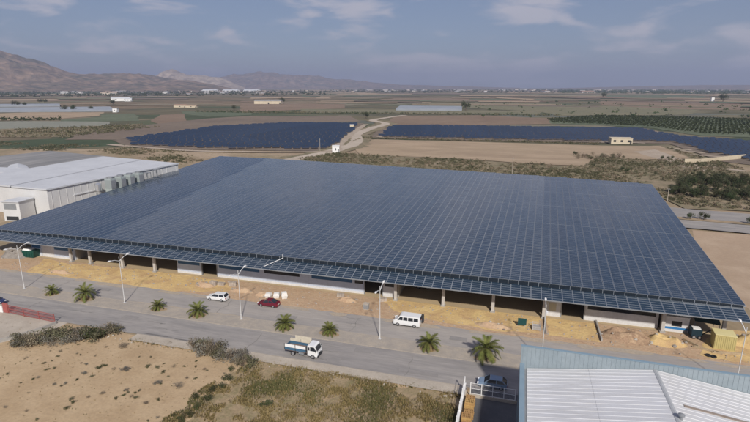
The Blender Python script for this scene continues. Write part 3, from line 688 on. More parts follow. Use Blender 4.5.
# ------------------------------------------------------------------ street lamps
lamp_paint = mat('weathered_lamp_paint', (.60,.59,.57), (.52,.51,.49), scale=3, rough=.6)
def lamp_proto():
    t = thing('street_lamp', '', 'street lamp')
    MB().tube([(0,0,0),(0,0,.9),(0,0,.95),(0,0,9.6)], [.11,.10,.075,.05], 10).build('pole', lamp_paint, t)
    MB().box(-.22,-.22,0,.22,.22,.06).build('base_plate', galv, t)
    MB().tube([(0,-2.1,9.45),(0,-1.2,9.3),(0,0,8.75),(0,1.2,9.3),(0,2.1,9.45)], .05, 8).build('arm', white_paint, t)
    for s in (-1, 1):
        h = MB().loft([[(-.10,s*2.0,9.42),(.10,s*2.0,9.42),(.10,s*2.0,9.54),(-.10,s*2.0,9.54)],[(-.17,s*2.35,9.43),(.17,s*2.35,9.43),(.15,s*2.35,9.62),(-.15,s*2.35,9.62)],[(-.10,s*2.85,9.50),(.10,s*2.85,9.50),(.08,s*2.85,9.58),(-.08,s*2.85,9.58)]]).build('luminaire', white_paint, t)
        MB().box(-.11, min(s*2.15,s*2.6), 9.40, .11, max(s*2.15,s*2.6), 9.425).build('lens', mat('lamp_lens', (.55,.55,.5), rough=.2) if 'lamp_lens' not in MATS else MATS['lamp_lens'], h)
    return t
lp = lamp_proto()
lamp_txt = ['white double-armed street lamp nearest the left edge, beside the first palm', 'white double-armed street lamp between the second and third palms from the left', 'white double-armed street lamp in front of the white estate car',
            'white double-armed street lamp left of the white minibus', 'white double-armed street lamp by the sand bay, foot hidden by the blue parapet', 'white double-armed street lamp at the right edge near the yellow container']
for i, u in enumerate((-99.8,-73.8,-47.6,-20.9,5.4,31.7)):
    o = lp if i == 0 else copy_tree(lp)
    o.location = (u, 74.9, .225); tag(o, lamp_txt[i], 'street lamp', 'street lamps along the median')

# ------------------------------------------------------------------ palms
frond_g = leafmat('palm_frond_green', (.095,.115,.028), (.165,.17,.05), .2)
frond_d = leafmat('palm_frond_dry', (.26,.19,.09), (.20,.145,.07), .2)
trunk_m = mat('palm_trunk', (.16,.115,.075), (.09,.065,.042), scale=5, rough=.95, bump=.05, bscale=14)
def frond_mesh(seed, L=2.7, droop=1.0, n=26):
    q = random.Random(seed); mb = MB(); pts = []
    for i in range(n + 1):
        t = i / n; x = L * (t - .12 * droop * t**3); z = L * (.34 * t - (.50 * droop) * t**2.3); pts.append(Vector((x, 0, z)))
    for i in range(n):
        a, b = pts[i], pts[i+1]; w = .035 * (1 - i / n) + .008
        mb.face([a + Vector((0,w,0)), a - Vector((0,w,0)), b - Vector((0,w*.9,0)), b + Vector((0,w*.9,0))])
        if i < 3: continue
        t = i / n; ll = .55 * math.sin(math.pi * (.15 + .80 * t)) + .12
        for s in (-1, 1):
            d = (b - a).normalized(); tip = a + d * ll * .62 + Vector((q.uniform(-.04,.04), s * ll * .78, ll * (.30 - .55 * t) + q.uniform(-.08,.06)))
            mb.face([a, a + d * .07, tip])
            a2 = a + d * (.5 * (b - a).length); tip2 = tip + d * .06 + Vector((0, 0, q.uniform(-.1,.1)))
            mb.face([a2, a2 + d * .06, tip2])
    return mb
fr = [frond_mesh(i, 2.6 + .15 * i, .75 + .25 * i).build('frond', frond_g) for i in range(3)] + [frond_mesh(9, 2.1, 1.5).build('frond', frond_d)]
fr_me = [o.data for o in fr]
for o in fr: bpy.data.objects.remove(o)
tk = MB(); rings = []
for i in range(13):
    z = i * .11; r = .40 - .10 * (i / 12) + (.05 if i % 2 else 0)
    rings.append([(r*math.cos(a*math.pi/6), r*math.sin(a*math.pi/6), z) for a in range(12)])
tk.loft(rings); tko = tk.build('trunk', trunk_m); tk_me = tko.data; bpy.data.objects.remove(tko)
pos = ['first', 'second', 'third', 'fourth', 'fifth', 'sixth', 'seventh']
palm_spec = [(-91.6,74.3,.70,.8),(-82.7,74.0,1.02,1.1),(-65.4,74.3,.72,.7),(-56.2,74.0,.88,.9),(-38.2,73.9,.86,.9),(-29.8,74.2,.74,.8),(-12.2,73.9,.90,1.0),(-3.0,73.4,1.18,1.25)]
for i, (u, v, s, th) in enumerate(palm_spec):
    q = random.Random(70 + i)
    lab = 'largest palm, at the right end of the median row' if i == 7 else '%s palm from the left in the median row' % pos[i]
    p = thing('palm_tree', lab, 'palm tree', (u, v, .22), q.uniform(0, 6.28), 'palms along the median', s * .92)
    link('trunk', tk_me, p, (0,0,0), 0, (1, 1, th))
    nf = 34
    for k in range(nf):
        ring = k / nf; kind = 0 if ring < .35 else (1 if ring < .62 else (2 if ring < .88 else 3))
        el = 72 - 95 * ring + q.uniform(-8, 8)
        o = link('frond', fr_me[kind], p, (0, 0, 1.28 * th)); o.rotation_euler = (q.uniform(-.2,.2), -R(el - 18), k * 2.39996 + q.uniform(-.15,.15)); e = q.uniform(.85, 1.1); o.scale = (e, e, e)
    blot_m = MATS.get('palm_bed') or mat('palm_bed', (.36,.27,.17), (.30,.22,.14), scale=1, rough=.95)
    blot('palm_bed', u, v, 1.9, 1.25, .234, blot_m, 300 + i)

# ------------------------------------------------------------------ vehicles
glass_m = mat('car_glass', (.02,.024,.03), rough=.12, spec=.6)
rim_m = mat('alloy_rim', (.45,.45,.46), rough=.35, metal=.6)
head_m = mat('headlamp', (.75,.76,.78), rough=.15, spec=.6)
tail_m = mat('tail_lamp', (.35,.015,.012), rough=.25)
plate_m = mat('number_plate', (.7,.7,.66), rough=.5)
def paint(name, c, rough=.28):
    m = mat(name, c, rough=rough, spec=.5); p = m.node_tree.nodes['Principled BSDF']; p.inputs['Coat Weight'].default_value = .5; p.inputs['Coat Roughness'].default_value = .08; return m
def wheel(par, x, y, r=.32, w=.2):
    t = MB().tube([(x, y - w/2, r), (x, y - w/2 + .03, r), (x, y + w/2 - .03, r), (x, y + w/2, r)], [r*.9, r, r, r*.9], 18).build('wheel', black, par)
    s = 1 if y > 0 else -1
    MB().tube([(x, y + s*w*.42, r), (x, y + s*(w*.5 + .012), r)], [r*.62, r*.58], 14).build('rim', rim_m, t)
def car(name, label, loc, rz, L, W, H, body, belt, lower, roofp, paintm, cat='car', gloss=None):
    """body: (x, ztop) stations of the lower body; roofp: (x, z) of the greenhouse: windscreen foot, roof front, roof rear, rear foot"""
    t = thing(name, label, cat, loc, rz)
    def ring(x, zt, k): 
        w = W/2 * k
        return [(x,-w*.92,lower),(x,-w,lower+.18),(x,-w,(lower+zt)/2+.08),(x,-w*.93,zt),(x,w*.93,zt),(x,w,(lower+zt)/2+.08),(x,w,lower+.18),(x,w*.92,lower)]
    rings = []
    n = len(body)
    for i, (x, z) in enumerate(body):
        k = .80 if i in (0, n-1) else (.95 if i in (1, n-2) else 1.0); rings.append(ring(x, z, k))
    b = MB().loft(rings).build('body', paintm, t)
    (x0,z0),(x1,z1),(x2,z2),(x3,z3) = roofp
    wb, wt = W/2*.91, W/2*.74
    gh = MB().loft([[(x0,-wb,z0),(x1,-wt,z1),(x2,-wt,z2),(x3,-wb,z3)], [(x0,wb,z0),(x1,wt,z1),(x2,wt,z2),(x3,wb,z3)]]).build('windows', glass_m, t)
    xm = (x1 + x2) / 2
    MB().hexa([(x1+.02,-wt-.02,z1-.03),(x1+.02,wt+.02,z1-.03),(x2-.02,wt+.02,z2-.03),(x2-.02,-wt-.02,z2-.03)], [(x1-.04,-wt*.93,z1+.035),(x1-.04,wt*.93,z1+.035),(x2+.04,wt*.93,z2+.035),(x2+.04,-wt*.93,z2+.035)]).build('roof', paintm, t)
    for s in (-1, 1):
        def pil(xa, za, xb, zb, w_):
            e = .012
            mb = MB().hexa([(xa-w_,s*(wb-.03),za),(xa+w_,s*(wb-.03),za),(xa+w_,s*(wb+e),za),(xa-w_,s*(wb+e),za)],[(xb-w_,s*(wt-.03),zb),(xb+w_,s*(wt-.03),zb),(xb+w_,s*(wt+e),zb),(xb-w_,s*(wt+e),zb)])
            mb.build('pillar', paintm, t)
        pil(x0-.03, z0, x1-.02, z1, .05); pil(x3+.06, z3, x2+.05, z2, .09); pil(xm-.05, (z0+z3)/2, xm-.05, (z1+z2)/2, .045)
        MB().box(x0-.25, s*W/2*.93 if s>0 else -W/2*.93-.16, z0-.02, x0-.12, (s*W/2*.93+.16) if s>0 else -W/2*.93, z0+.12).build('mirror', paintm, t)
        xf, xr = body[-1][0], body[0][0]
        zf, zr_ = body[-1][1], body[0][1]
        MB().box(xf-.20, s*W*.33-.15, lower+.32, xf+.015, s*W*.33+.15, lower+.48).build('headlight', head_m, t)
        MB().box(xr-.015, s*W*.34-.12, zr_-.32, xr+.12, s*W*.34+.12, zr_-.08).build('tail_light', tail_m, t)
        for wx in (L*.30, -L*.30): wheel(t, wx, s*(W/2-.09), .31 if H < 1.6 else .33)
        for dx in ((x0 + xm)/2 - .25, (xm + x3)/2 - .1): MB().box(dx-.09, s*(W/2)-.012, z0-.16, dx+.09, s*(W/2)+.012, z0-.13).build('door_handle', dark_metal, t)
    MB().box(body[-1][0]-.02, -.45, lower+.12, body[-1][0]+.03, .45, lower+.28).build('grille', dark_metal, t)
    MB().box(body[0][0]-.03, -.26, lower+.28, body[0][0]+.01, .26, lower+.40).build('number_plate', plate_m, t)
    MB().box(-L*.42, -W*.42, lower-.08, L*.42, W*.42, lower+.02).build('underbody', black, t)
    return t
GZ = .118
p_white = paint('white_car_paint', (.72,.72,.71)); p_red = paint('dark_red_paint', (.13,.008,.022)); p_blue = paint('pale_blue_paint', (.17,.24,.33)); p_navy = paint('navy_paint', (.02,.03,.09))
# estate car: nose to the left (-X)
car('estate_car', 'white estate car parked at the kerb in front of the hall', (-56.9, 81.6, GZ), R(180), 4.4, 1.78, 1.55,
    [(-2.15,.92),(-2.05,.98),(-1.0,.98),(.75,.95),(1.0,.92),(1.9,.80),(2.18,.66)], .95, .24, [(1.15,.92),(.45,1.46),(-1.75,1.46),(-2.10,.97)], p_white)
car('saloon_car', 'dark red saloon car parked by the three white bulk bags', (-45.6, 81.9, GZ), R(180), 4.3, 1.74, 1.42,
    [(-2.12,.80),(-2.0,.93),(-1.35,.95),(.75,.90),(1.0,.88),(1.85,.76),(2.15,.60)], .92, .22, [(1.15,.88),(.35,1.38),(-.80,1.38),(-1.62,.93)], p_red)
car('hatchback_car', 'pale blue car in the warehouse shadow behind the white fence', (-1.6, 66.1, GZ), R(180), 4.2, 1.75, 1.48,
    [(-2.05,.88),(-1.95,.95),(-1.0,.95),(.75,.92),(1.0,.90),(1.8,.76),(2.1,.60)], .93, .23, [(1.15,.90),(.40,1.44),(-1.40,1.42),(-2.0,.94)], p_blue)
car('saloon_car', 'dark blue car on the near carriageway cut by the left edge', (-98.6, 67.6, GZ), R(0), 4.4, 1.76, 1.43,
    [(-2.15,.80),(-2.05,.93),(-1.35,.95),(.75,.90),(1.0,.88),(1.9,.76),(2.18,.60)], .92, .22, [(1.15,.88),(.35,1.38),(-.80,1.38),(-1.62,.93)], p_navy)
# minibus
def minibus(loc, rz):
    t = thing('minibus', 'white minibus with dark side windows parked by the sand apron', 'minibus', loc, rz)
    L, W = 4.9, 1.95
    def ring(x, zt, k, lo=.30): w = W/2*k; return [(x,-w*.95,lo),(x,-w,.55),(x,-w,1.1),(x,-w*.97,min(zt,1.25)),(x,-w*.90,zt),(x,w*.90,zt),(x,w*.97,min(zt,1.25)),(x,w,1.1),(x,w,.55),(x,w*.95,lo)]
    MB().loft([ring(-2.45,1.95,.96),(ring(-2.35,2.05,1)),ring(.85,2.06,1),ring(1.2,1.98,1),ring(1.75,1.30,.99),ring(2.25,1.05,.95),ring(2.45,.80,.84)]).build('body', p_white, t)
    for s in (-1, 1):
        for a, b in ((-2.2,-1.35),(-1.25,-.35),(-.25,.55)):
            y = s*W/2*.99
            MB().hexa([(a,y-.02,1.22),(b,y-.02,1.22),(b,y+.02,1.22),(a,y+.02,1.22)],[(a+.04,y*.955-.02,1.82),(b-.04,y*.955-.02,1.82),(b-.04,y*.955+.02,1.82),(a+.04,y*.955+.02,1.82)]).build('side_window', glass_m, t)
        y = s*W/2*.99
        MB().hexa([(.65,y-.02,1.22),(1.55,y-.02,1.22),(1.55,y+.02,1.22),(.65,y+.02,1.22)],[(.65,y*.955-.02,1.82),(1.12,y*.955-.02,1.82),(1.12,y*.955+.02,1.82),(.65,y*.955+.02,1.82)]).build('front_side_window', glass_m, t)
        wheel(t, 1.55, s*(W/2-.1), .34); wheel(t, -1.5, s*(W/2-.1), .34)
        MB().box(2.2, s*.66-.16, .70, 2.42, s*.66+.16, .90).build('headlight', head_m, t)
        MB().box(-2.475, s*.82-.07, .9, -2.43, s*.82+.07, 1.5).build('tail_light', tail_m, t)
        MB().box(1.35, s*1.0-.09, 1.2, 1.5, s*1.0+.09, 1.42).build('mirror', dark_metal, t)
    MB().hexa([(1.75,-.82,1.33),(1.75,.82,1.33),(1.71,.82,1.30),(1.71,-.82,1.30)],[(1.26,-.76,1.97),(1.26,.76,1.97),(1.20,.76,1.94),(1.20,-.76,1.94)]).build('windscreen', glass_m, t)
    MB().box(-2.485,-.78,1.22,-2.44,.78,1.80).build('rear_window', glass_m, t)
    MB().box(-2.3,-.9,.22,2.3,.9,.32).build('underbody', black, t)
    MB().box(-2.9,-1.0,.35,-2.46,-.93,1.95).build('open_rear_door', dark_metal, t)
    MB().box(2.36,-.6,.45,2.475,.6,.65).build('grille', dark_metal, t)
    return t
minibus((-17.6, 81.5, GZ), R(180))
# truck, driving right
def truck(loc, rz):
    t = thing('flatbed_truck', 'small truck with white cab and blue sided flatbed on the near carriageway', 'truck', loc, rz)
    blue_side = mat('blue_drop_side', (.06,.135,.21), (.05,.11,.18), scale=2, rough=.5); cream = mat('cream_board', (.62,.56,.44), (.52,.46,.36), scale=2, rough=.7)
    W = 2.0
    def ring(x, z0, z1, wb, wt): return [(x,-wb,z0),(x,-wb,1.35),(x,-wt,z1),(x,wt,z1),(x,wb,1.35),(x,wb,z0)]
    MB().loft([ring(1.15,.55,2.15,.94,.88),ring(1.25,.50,2.24,.97,.90),ring(2.2,.45,2.24,.97,.90),ring(2.45,.45,2.12,.97,.88),ring(2.78,.45,1.38,.95,.94),ring(2.86,.48,.80,.90,.90)]).build('cab', p_white, t)
    MB().hexa([(2.80,-.82,1.36),(2.80,.82,1.36),(2.74,.82,1.33),(2.74,-.82,1.33)],[(2.51,-.78,2.08),(2.51,.78,2.08),(2.45,.78,2.05),(2.45,-.78,2.05)]).build('windscreen', glass_m, t)
    for s in (-1, 1):
        y = s*.97
        MB().hexa([(1.65,y-.02,1.38),(2.62,y-.02,1.38),(2.62,y+.02,1.38),(1.65,y+.02,1.38)],[(1.65,y*.945-.02,2.03),(2.34,y*.945-.02,2.03),(2.34,y*.945+.02,2.03),(1.65,y*.945+.02,2.03)]).build('side_window', glass_m, t)
        MB().box(1.28,y-.02,1.42,1.55,y+.015,1.95).build('quarter_window', glass_m, t)
        MB().box(2.80,s*.70-.14,.72,2.885,s*.70+.14,.94).build('headlight', head_m, t)
        MB().box(2.62,s*1.06-.08,1.3,2.72,s*1.06+.08,1.72).build('mirror', dark_metal, t)
        wheel(t, 2.05, s*.86, .40, .24); wheel(t, -1.45, s*.82, .40, .34)
        MB().box(-2.85,s*1.02-.03,.95,1.0,s*1.02+.03,1.42).build('side_board', blue_side, t)
        ub = MB().box(-2.85,s*1.02-.03,1.44,-.95,s*1.02+.03,1.95).build('upper_board', white_paint if s < 0 else cream, t)
        MB().box(-.88,s*1.02-.03,1.44,1.0,s*1.02+.03,1.95).build('upper_board', white_paint if s < 0 else cream, t)
        for x in (-2.85,-.95,.92): MB().box(x, s*1.06-.04, .9, x+.08, s*1.06+.02, 2.0).build('stake', dark_metal, t)
    for y in (.99,): 
        MB().box(-1.9,y,1.95,1.0,y+.05,2.55).build('cream_rack', cream, t)
    MB().box(-2.85,-1.02,.86,1.05,1.02,.96).build('bed_floor', mat('worn_bed_steel', (.16,.12,.10), (.22,.15,.11), scale=3, rough=.8), t)
    MB().box(.98,-1.0,.96,1.06,1.0,2.0).build('headboard', dark_metal, t)
    MB().box(-2.9,-1.0,.95,-2.84,1.0,1.42).build('tailboard', blue_side, t)
    for y in (-.45,.35): MB().box(-2.8,y,.55,2.4,y+.1,.86).build('chassis_rail', dark_metal, t)
    MB().box(2.78,-.92,.42,2.95,.92,.62).build('bumper', dark_metal, t)
    MB().box(2.84,-.55,.66,2.90,.55,.90).build('grille', dark_metal, t)
    MB().box(-.4,-.95,.45,.5,-.6,.8).build('fuel_tank', grey_metal, t)
    return t
truck((-31.4, 66.75, GZ), R(-2))
# ------------------------------------------------------------------ foliage builders
def leaf_cloud(seed, n, rx, ry, rz, leaf, clumps=7, base=.0, spiky=0.0):
    q = random.Random(seed); mb = MB(); C = []
    for i in range(clumps):
        a = q.uniform(0, 6.283); r = math.sqrt(q.random()) * .72
        C.append((Vector((rx*r*math.cos(a), ry*r*math.sin(a), base + rz*(.25 + .6*q.random()*(1 - r*.6)))), q.uniform(.30, .55)))
    for k in range(n):
        c, s = C[k % clumps]
        d = Vector((q.gauss(0,1), q.gauss(0,1), q.gauss(0,1))).normalized() * (q.random() ** .4)
        p = c + Vector((d.x*rx*s, d.y*ry*s, d.z*rz*s*.9))
        if p.z < .02: p.z = .02 + q.random()*.1
        nrm = (d + Vector((q.gauss(0,.6), q.gauss(0,.6), q.gauss(.3,.6)))).normalized()
        a = nrm.orthogonal().normalized(); a.rotate(Matrix.Rotation(q.uniform(0, 6.28), 3, nrm)); b = nrm.cross(a)
        l = leaf * q.uniform(.6, 1.3)
        if spiky: a = (a * .5 + Vector((0,0,1)) * spiky).normalized(); mb.face([p - b*l*.18, p + b*l*.18, p + a*l*1.6])
        else: mb.face([p - a*l*.6, p - b*l*.35, p + a*l*.6, p + b*l*.35])
    return mb
def mesh_of(mb, name, m):
    o = mb.build(name, m); me = o.data; bpy.data.objects.remove(o); return me
shrub_g = leafmat('shrub_green', (.045,.058,.022), (.085,.095,.038), .3)
shrub_o = leafmat('shrub_olive', (.12,.115,.065), (.17,.16,.095), .25)
shrub_d = leafmat('shrub_dry', (.20,.165,.115), (.27,.225,.16), .25)
shrub_grey = leafmat('shrub_grey', (.17,.16,.13), (.225,.21,.175), .2)
twig_m = mat('twig', (.14,.10,.07), (.19,.14,.10), scale=4, rough=.95)
def shrub_me(seed, m, n=420, spiky=0): return mesh_of(leaf_cloud(seed, n, 1, 1, 1.1, .13, 8, 0, spiky), 'foliage', m)
SH = {'g': [shrub_me(1, shrub_g), shrub_me(2, shrub_g)], 'o': [shrub_me(3, shrub_o), shrub_me(4, shrub_o)], 'd': [shrub_me(5, shrub_d, 360), shrub_me(6, shrub_d, 360, .8)], 'r': [shrub_me(7, shrub_grey), shrub_me(8, shrub_grey, 420, .6)]}
tw = MB()
for i in range(7):
    a = i * .9; tw.tube([(0,0,0),(.25*math.cos(a),.25*math.sin(a),.45),(.55*math.cos(a),.55*math.sin(a),.85)], [.035,.02,.008], 4)
twig_me = mesh_of(tw, 'stems', twig_m)
rb = random.Random(21)
KN = {'g': 'dark green', 'o': 'olive green', 'd': 'dry straw brown', 'r': 'grey'}
def shrub(u, v, r, k, label, group, z=.05, h=None):
    t = thing('shrub', label, 'shrub', (u, v, z), rb.uniform(0, 6.28), group, (r, r * rb.uniform(.8, 1.15), h or r * rb.uniform(.65, .95)))
    link('foliage', rb.choice(SH[k]), t); link('stems', twig_me, t)
    return t
# hedge-like clumps along the dirt lot's edge
for i in range(26):
    t = i / 25; a = Vector((-78.70, 56.26)) ; b = Vector((-67.19, 63.61)); p = a.lerp(b, t) + Vector((rb.uniform(-.8,.8), rb.uniform(-1.3,1.6)))
    kk = 'ord'[i % 3] if t < .5 else rb.choice('ordog')
    shrub(p.x, p.y, rb.uniform(1.6, 2.6), kk, '%s shrub in the long thicket between the dirt lot and the red gate' % KN[kk], 'thicket shrubs by the red gate', h=rb.uniform(1.0,1.9))
for i in range(15):
    t = i / 14; a = Vector((-50.06, 63.55)); b = Vector((-37.70, 61.40)); p = a.lerp(b, t) + Vector((rb.uniform(-.6,.6), rb.uniform(-1.0,1.2)))
    kk = rb.choice('rdro')
    shrub(p.x, p.y, rb.uniform(1.3, 2.2), kk, '%s shrub in the clump beside the pavement at the dirt lot corner' % KN[kk], 'clump of shrubs at the lot corner', h=rb.uniform(1.4,2.2))
dark = [(-39.94, 61.05),(-39.17, 57.27),(-38.88, 54.98),(-39.69, 53.73),(-39.00, 51.52),(-39.38, 50.03),(-39.36, 48.27),(-39.73, 47.11),(-41.01, 51.88),(-30.68, 52.78),(-40.06, 59.25)]
for i, p in enumerate(dark):
    shrub(p[0], p[1], rb.uniform(.7, 1.25), 'g', 'dark green shrub in the line where bare dirt meets the weedy ground', 'dark shrubs at the edge of the weeds', h=rb.uniform(.6,1.0))
small = [(-61.29, 60.63),(-55.57, 54.75),(-48.40, 53.25),(-45.25, 53.38),(-49.64, 55.90),(-62.66, 54.45),(-59.97, 54.05),(-60.90, 52.34),(-62.72, 48.83),(-66.45, 49.62),(-73.43, 53.16),(-57.32, 46.66),(-60.72, 42.94),(-51.59, 50.53),(-57.39, 54.50),(-52.99, 56.66),(-51.46, 56.81),(-49.28, 57.74),(-54.44, 63.66),(-56.96, 62.58),(-50.65, 63.04),(-45.15, 55.53),(-41.26, 47.72),(-40.38, 48.19),(-56.34, 45.10),(-49.86, 49.55),(-57.95, 42.03),(-43.13, 46.76),(-54.17, 49.03),(-61.27, 49.51),(-51.52, 48.59),(-56.36, 46.24),(-64.37, 42.77),(-59.09, 52.03),(-59.75, 55.00),(-49.03, 49.55),(-55.44, 47.69),(-46.73, 48.80),(-69.96, 56.43),(-67.23, 51.65)]
for i, p in enumerate(small):
    kk = rb.choice('drog'); big = i in (0, 1, 2, 3)
    if i in (1, 2): kk = 'r'
    shrub(p[0], p[1], rb.uniform(.75, 1.1) if big else rb.uniform(.3, .62), kk, ('%s %s bush alone on the bare dirt lot' % ('larger' if big else 'small', KN[kk])), 'bushes dotted over the dirt lot', h=rb.uniform(.35,.7) if big else rb.uniform(.2,.4))
for i in range(46):
    u, v = rb.uniform(-72, -40), rb.uniform(41, 60.5); kk = rb.choice('gogd')
    shrub(u, v, rb.uniform(.18, .42), kk, 'tiny %s bush dotted on the bare dirt lot' % KN[kk], 'bushes dotted over the dirt lot', h=rb.uniform(.15, .3))
# dry weeds and grass: nobody could count them
weed_y = leafmat('dry_grass', (.30,.225,.105), (.21,.165,.07), 0); weed_g = leafmat('green_weeds', (.11,.112,.042), (.155,.145,.06), 0); weed_p = leafmat('pale_dead_weeds', (.33,.265,.17), (.27,.215,.14), 0)
def tufts(name, n, sample, mats, label, cat, hmin=.12, hmax=.4, seed=1, blades=6, thr=None, z=.05, sc=.15):
    q = random.Random(seed); V, F, M = [], [], []; made = 0
    while made < n:
        u, v = sample(q)
        nv = mnoise.noise(Vector((u*sc, v*sc, seed))); n2 = mnoise.noise(Vector((u*sc*3, v*sc*3, seed + 4)))
        if thr is not None and nv + .5*n2 + q.uniform(-.25,.25) < thr: 
            made += .25; continue
        made += 1; mi = 0 if nv*1.2 + q.uniform(-.35,.35) > .30 else (1 if n2 + q.uniform(-.4,.4) > -.1 else 2)
        for b in range(blades):
            a = q.uniform(0, 6.28); h = q.uniform(hmin, hmax); w = h * .22; x = u + q.uniform(-.1,.1); y = v + q.uniform(-.1,.1); ln = h * q.uniform(.1,.8)
            n0 = len(V); ca, sa = math.cos(a), math.sin(a)
            V += [(x - sa*w, y + ca*w, z), (x + sa*w, y - ca*w, z), (x + ca*ln, y + sa*ln, z + h)]
            F.append((n0, n0+1, n0+2)); M.append(mi)
    me = bpy.data.meshes.new(name); me.from_pydata(V, [], F)
    for m in mats: me.materials.append(m)
    me.polygons.foreach_set('material_index', M); me.update()
    return stuff(link(name, me), label, cat)
def in_weeds(q):
    while True:
        u, v = q.uniform(-43, -5.7), q.uniform(40, 63)
        if u > -37.5 - 4.0*max(0, min(1, (63-v)/11)) + 2.2*mnoise.noise(Vector((u*.3, v*.3, 2.2))): return u, v
tufts('dry_grass', 26000, in_weeds, [weed_g, weed_y, weed_p], 'dry grass and green weeds on the ground right of the dirt lot', 'grass', .10, .38, 3, 6, .0, .06)
tufts('sparse_weeds', 700, lambda q: (q.uniform(-90,-36), q.uniform(36,63)), [weed_g, weed_y, weed_p], 'sparse low weeds scattered over the bare dirt lot', 'weeds', .05, .16, 8, 6, None, .05)
tufts('verge_weeds', 500, lambda q: (q.uniform(-62,-6), q.gauss(62.9,.35)), [weed_g, weed_y, weed_p], 'weeds along the outer edge of the pavement', 'weeds', .08, .3, 9, 6, None, .06)

# ------------------------------------------------------------------ trees
bark = mat('bark', (.13,.10,.07), (.085,.065,.048), scale=6, rough=.95)
tree_g = leafmat('tree_green', (.035,.052,.020), (.065,.082,.035), .3)
tree_o = leafmat('tree_olive', (.055,.064,.032), (.09,.096,.05), .25)
def tree_meshes(seed, m):
    q = random.Random(seed); tr = MB(); tr.tube([(0,0,0),(.1,.05,.9),(.05,.1,1.7)], [.16,.12,.08], 7)
    for i in range(6):
        a = i*1.05 + q.uniform(-.3,.3); tr.tube([(.07,.07,1.0 + .1*i),(.7*math.cos(a),.7*math.sin(a),1.9 + .15*i),(1.2*math.cos(a),1.2*math.sin(a),2.5 + .2*i)], [.07,.045,.015], 5)
    cr = leaf_cloud(seed, 900, 1.9, 1.9, 2.7, .24, 13, .85)
    return mesh_of(tr, 'trunk', bark), mesh_of(cr, 'crown', m)
TREES = [tree_meshes(31, tree_g), tree_meshes(32, tree_o), tree_meshes(33, tree_g), tree_meshes(34, tree_o)]
rt = random.Random(44)
def tree(u, v, s, label, group=None, kind=None, z=.3):
    t = thing('tree', label, 'tree', (u, v, z), rt.uniform(0, 6.28), group, (s, s, s * rt.uniform(.85, 1.1)))
    a, b = TREES[rt.randrange(4) if kind is None else kind]; link('trunk', a, t); link('crown', b, t); return t
tree(*(54.37, 178.83), .72, 'left of two round bushy trees on the far road median, beside the solar roof', None, 0)
tree(*(58.36, 179.34), .92, 'right of two round bushy trees on the far road median, larger', None, 2)
tree(*(70.51, 177.24), .8, 'bushy tree on the far road median cut by the right edge', None, 0)
for i in range(110):                                            # the belt beyond the far road
    t = rt.random(); w = rt.random()
    a = Vector((58.06, 220.96)).lerp(Vector((86.47, 204.55)), t); b = Vector((76.68, 263.75)).lerp(Vector((114.59, 266.80)), t); p = a.lerp(b, w)
    tree(p.x, p.y, rt.uniform(.65, 1.3), 'bushy dark tree in the dense belt beyond the two far carriageways', 'tree belt beyond the far road')
for i, p in enumerate(((33.2, 335.2),(49.0, 308.8),(52.35, 274.29),(51.06, 280.34),(81.1, 330.7),(84.5, 331.7),(87.4, 334.7),(37.96, 286.77),(80.42, 259.47),(93.76, 266.00),(63.76, 268.50))):
    tree(p[0], p[1], rt.uniform(.5,.8), 'bush tree standing alone in the scrubland behind the solar roof', 'bush trees in the scrub')
for i in range(16):
    p = Vector((31.0, 329.8)).lerp(Vector((63.4, 334.5)), rt.random()) + Vector((0, rt.uniform(-12, 6)))
    k2 = 'd' if i % 3 else 'o'
    shrub(p.x, p.y, rt.uniform(1.6, 3.0), k2, '%s shrub in the reddish thicket at the bare field corner' % KN[k2], 'thicket at the bare field corner', .36, rt.uniform(1.5,2.6))
# scrub cover behind the hall and along field edges: a mass of small bushes
scr_g = leafmat('scrub_green', (.085,.085,.043), (.125,.12,.065), 0); scr_d = leafmat('scrub_dry', (.20,.155,.10), (.26,.205,.14), 0); scr_o = leafmat('scrub_olive', (.15,.135,.08), (.20,.175,.11), 0)
def inside(poly, u, v):
    c = False; j = len(poly) - 1
    for i in range(len(poly)):
        (a, b), (x, y) = poly[i], poly[j]
        if (b > v) != (y > v) and u < (x - a) * (v - b) / (y - b) + a: c = not c
        j = i
    return c
def scrub(name, poly, n, label, seed, r=(.4,1.2), leaves=26, z=.36, mats=None, thr=-.15, sc=.04):
    q = random.Random(seed); V, F, M = [], [], []; us = [p[0] for p in poly]; vs = [p[1] for p in poly]; k = 0; tries = 0
    while k < n and tries < n * 20:
        tries += 1; u, v = q.uniform(min(us), max(us)), q.uniform(min(vs), max(vs))
        if not inside(poly, u, v): continue
        nv = mnoise.noise(Vector((u*sc, v*sc, seed)))
        if nv + q.uniform(-.3,.3) < thr: continue
        k += 1; s = q.uniform(*r); mi = 0 if nv + q.uniform(-.4,.4) > .15 else q.choice((1, 2, 2))
        for _ in range(leaves):
            d = Vector((q.gauss(0,.45), q.gauss(0,.45), abs(q.gauss(0,.35)))) * s; a = q.uniform(0, 6.28); l = s*.28; n0 = len(V); x, y, zz_ = u + d.x, v + d.y, z + d.z
            e = q.uniform(-.5,.5)*l
            V += [(x - math.cos(a)*l, y - math.sin(a)*l, zz_ - e), (x + math.cos(a)*l, y + math.sin(a)*l, zz_ + e*.3), (x - math.sin(a)*l*.5, y + math.cos(a)*l*.5, zz_ + l*1.1)]
            F.append((n0, n0+1, n0+2)); M.append(mi)
    me = bpy.data.meshes.new(name); me.from_pydata(V, [], F)
    for m in (mats or (scr_g, scr_d, scr_o)): me.materials.append(m)
    me.polygons.foreach_set('material_index', M); me.update(); return stuff(link(name, me), label, 'scrub')
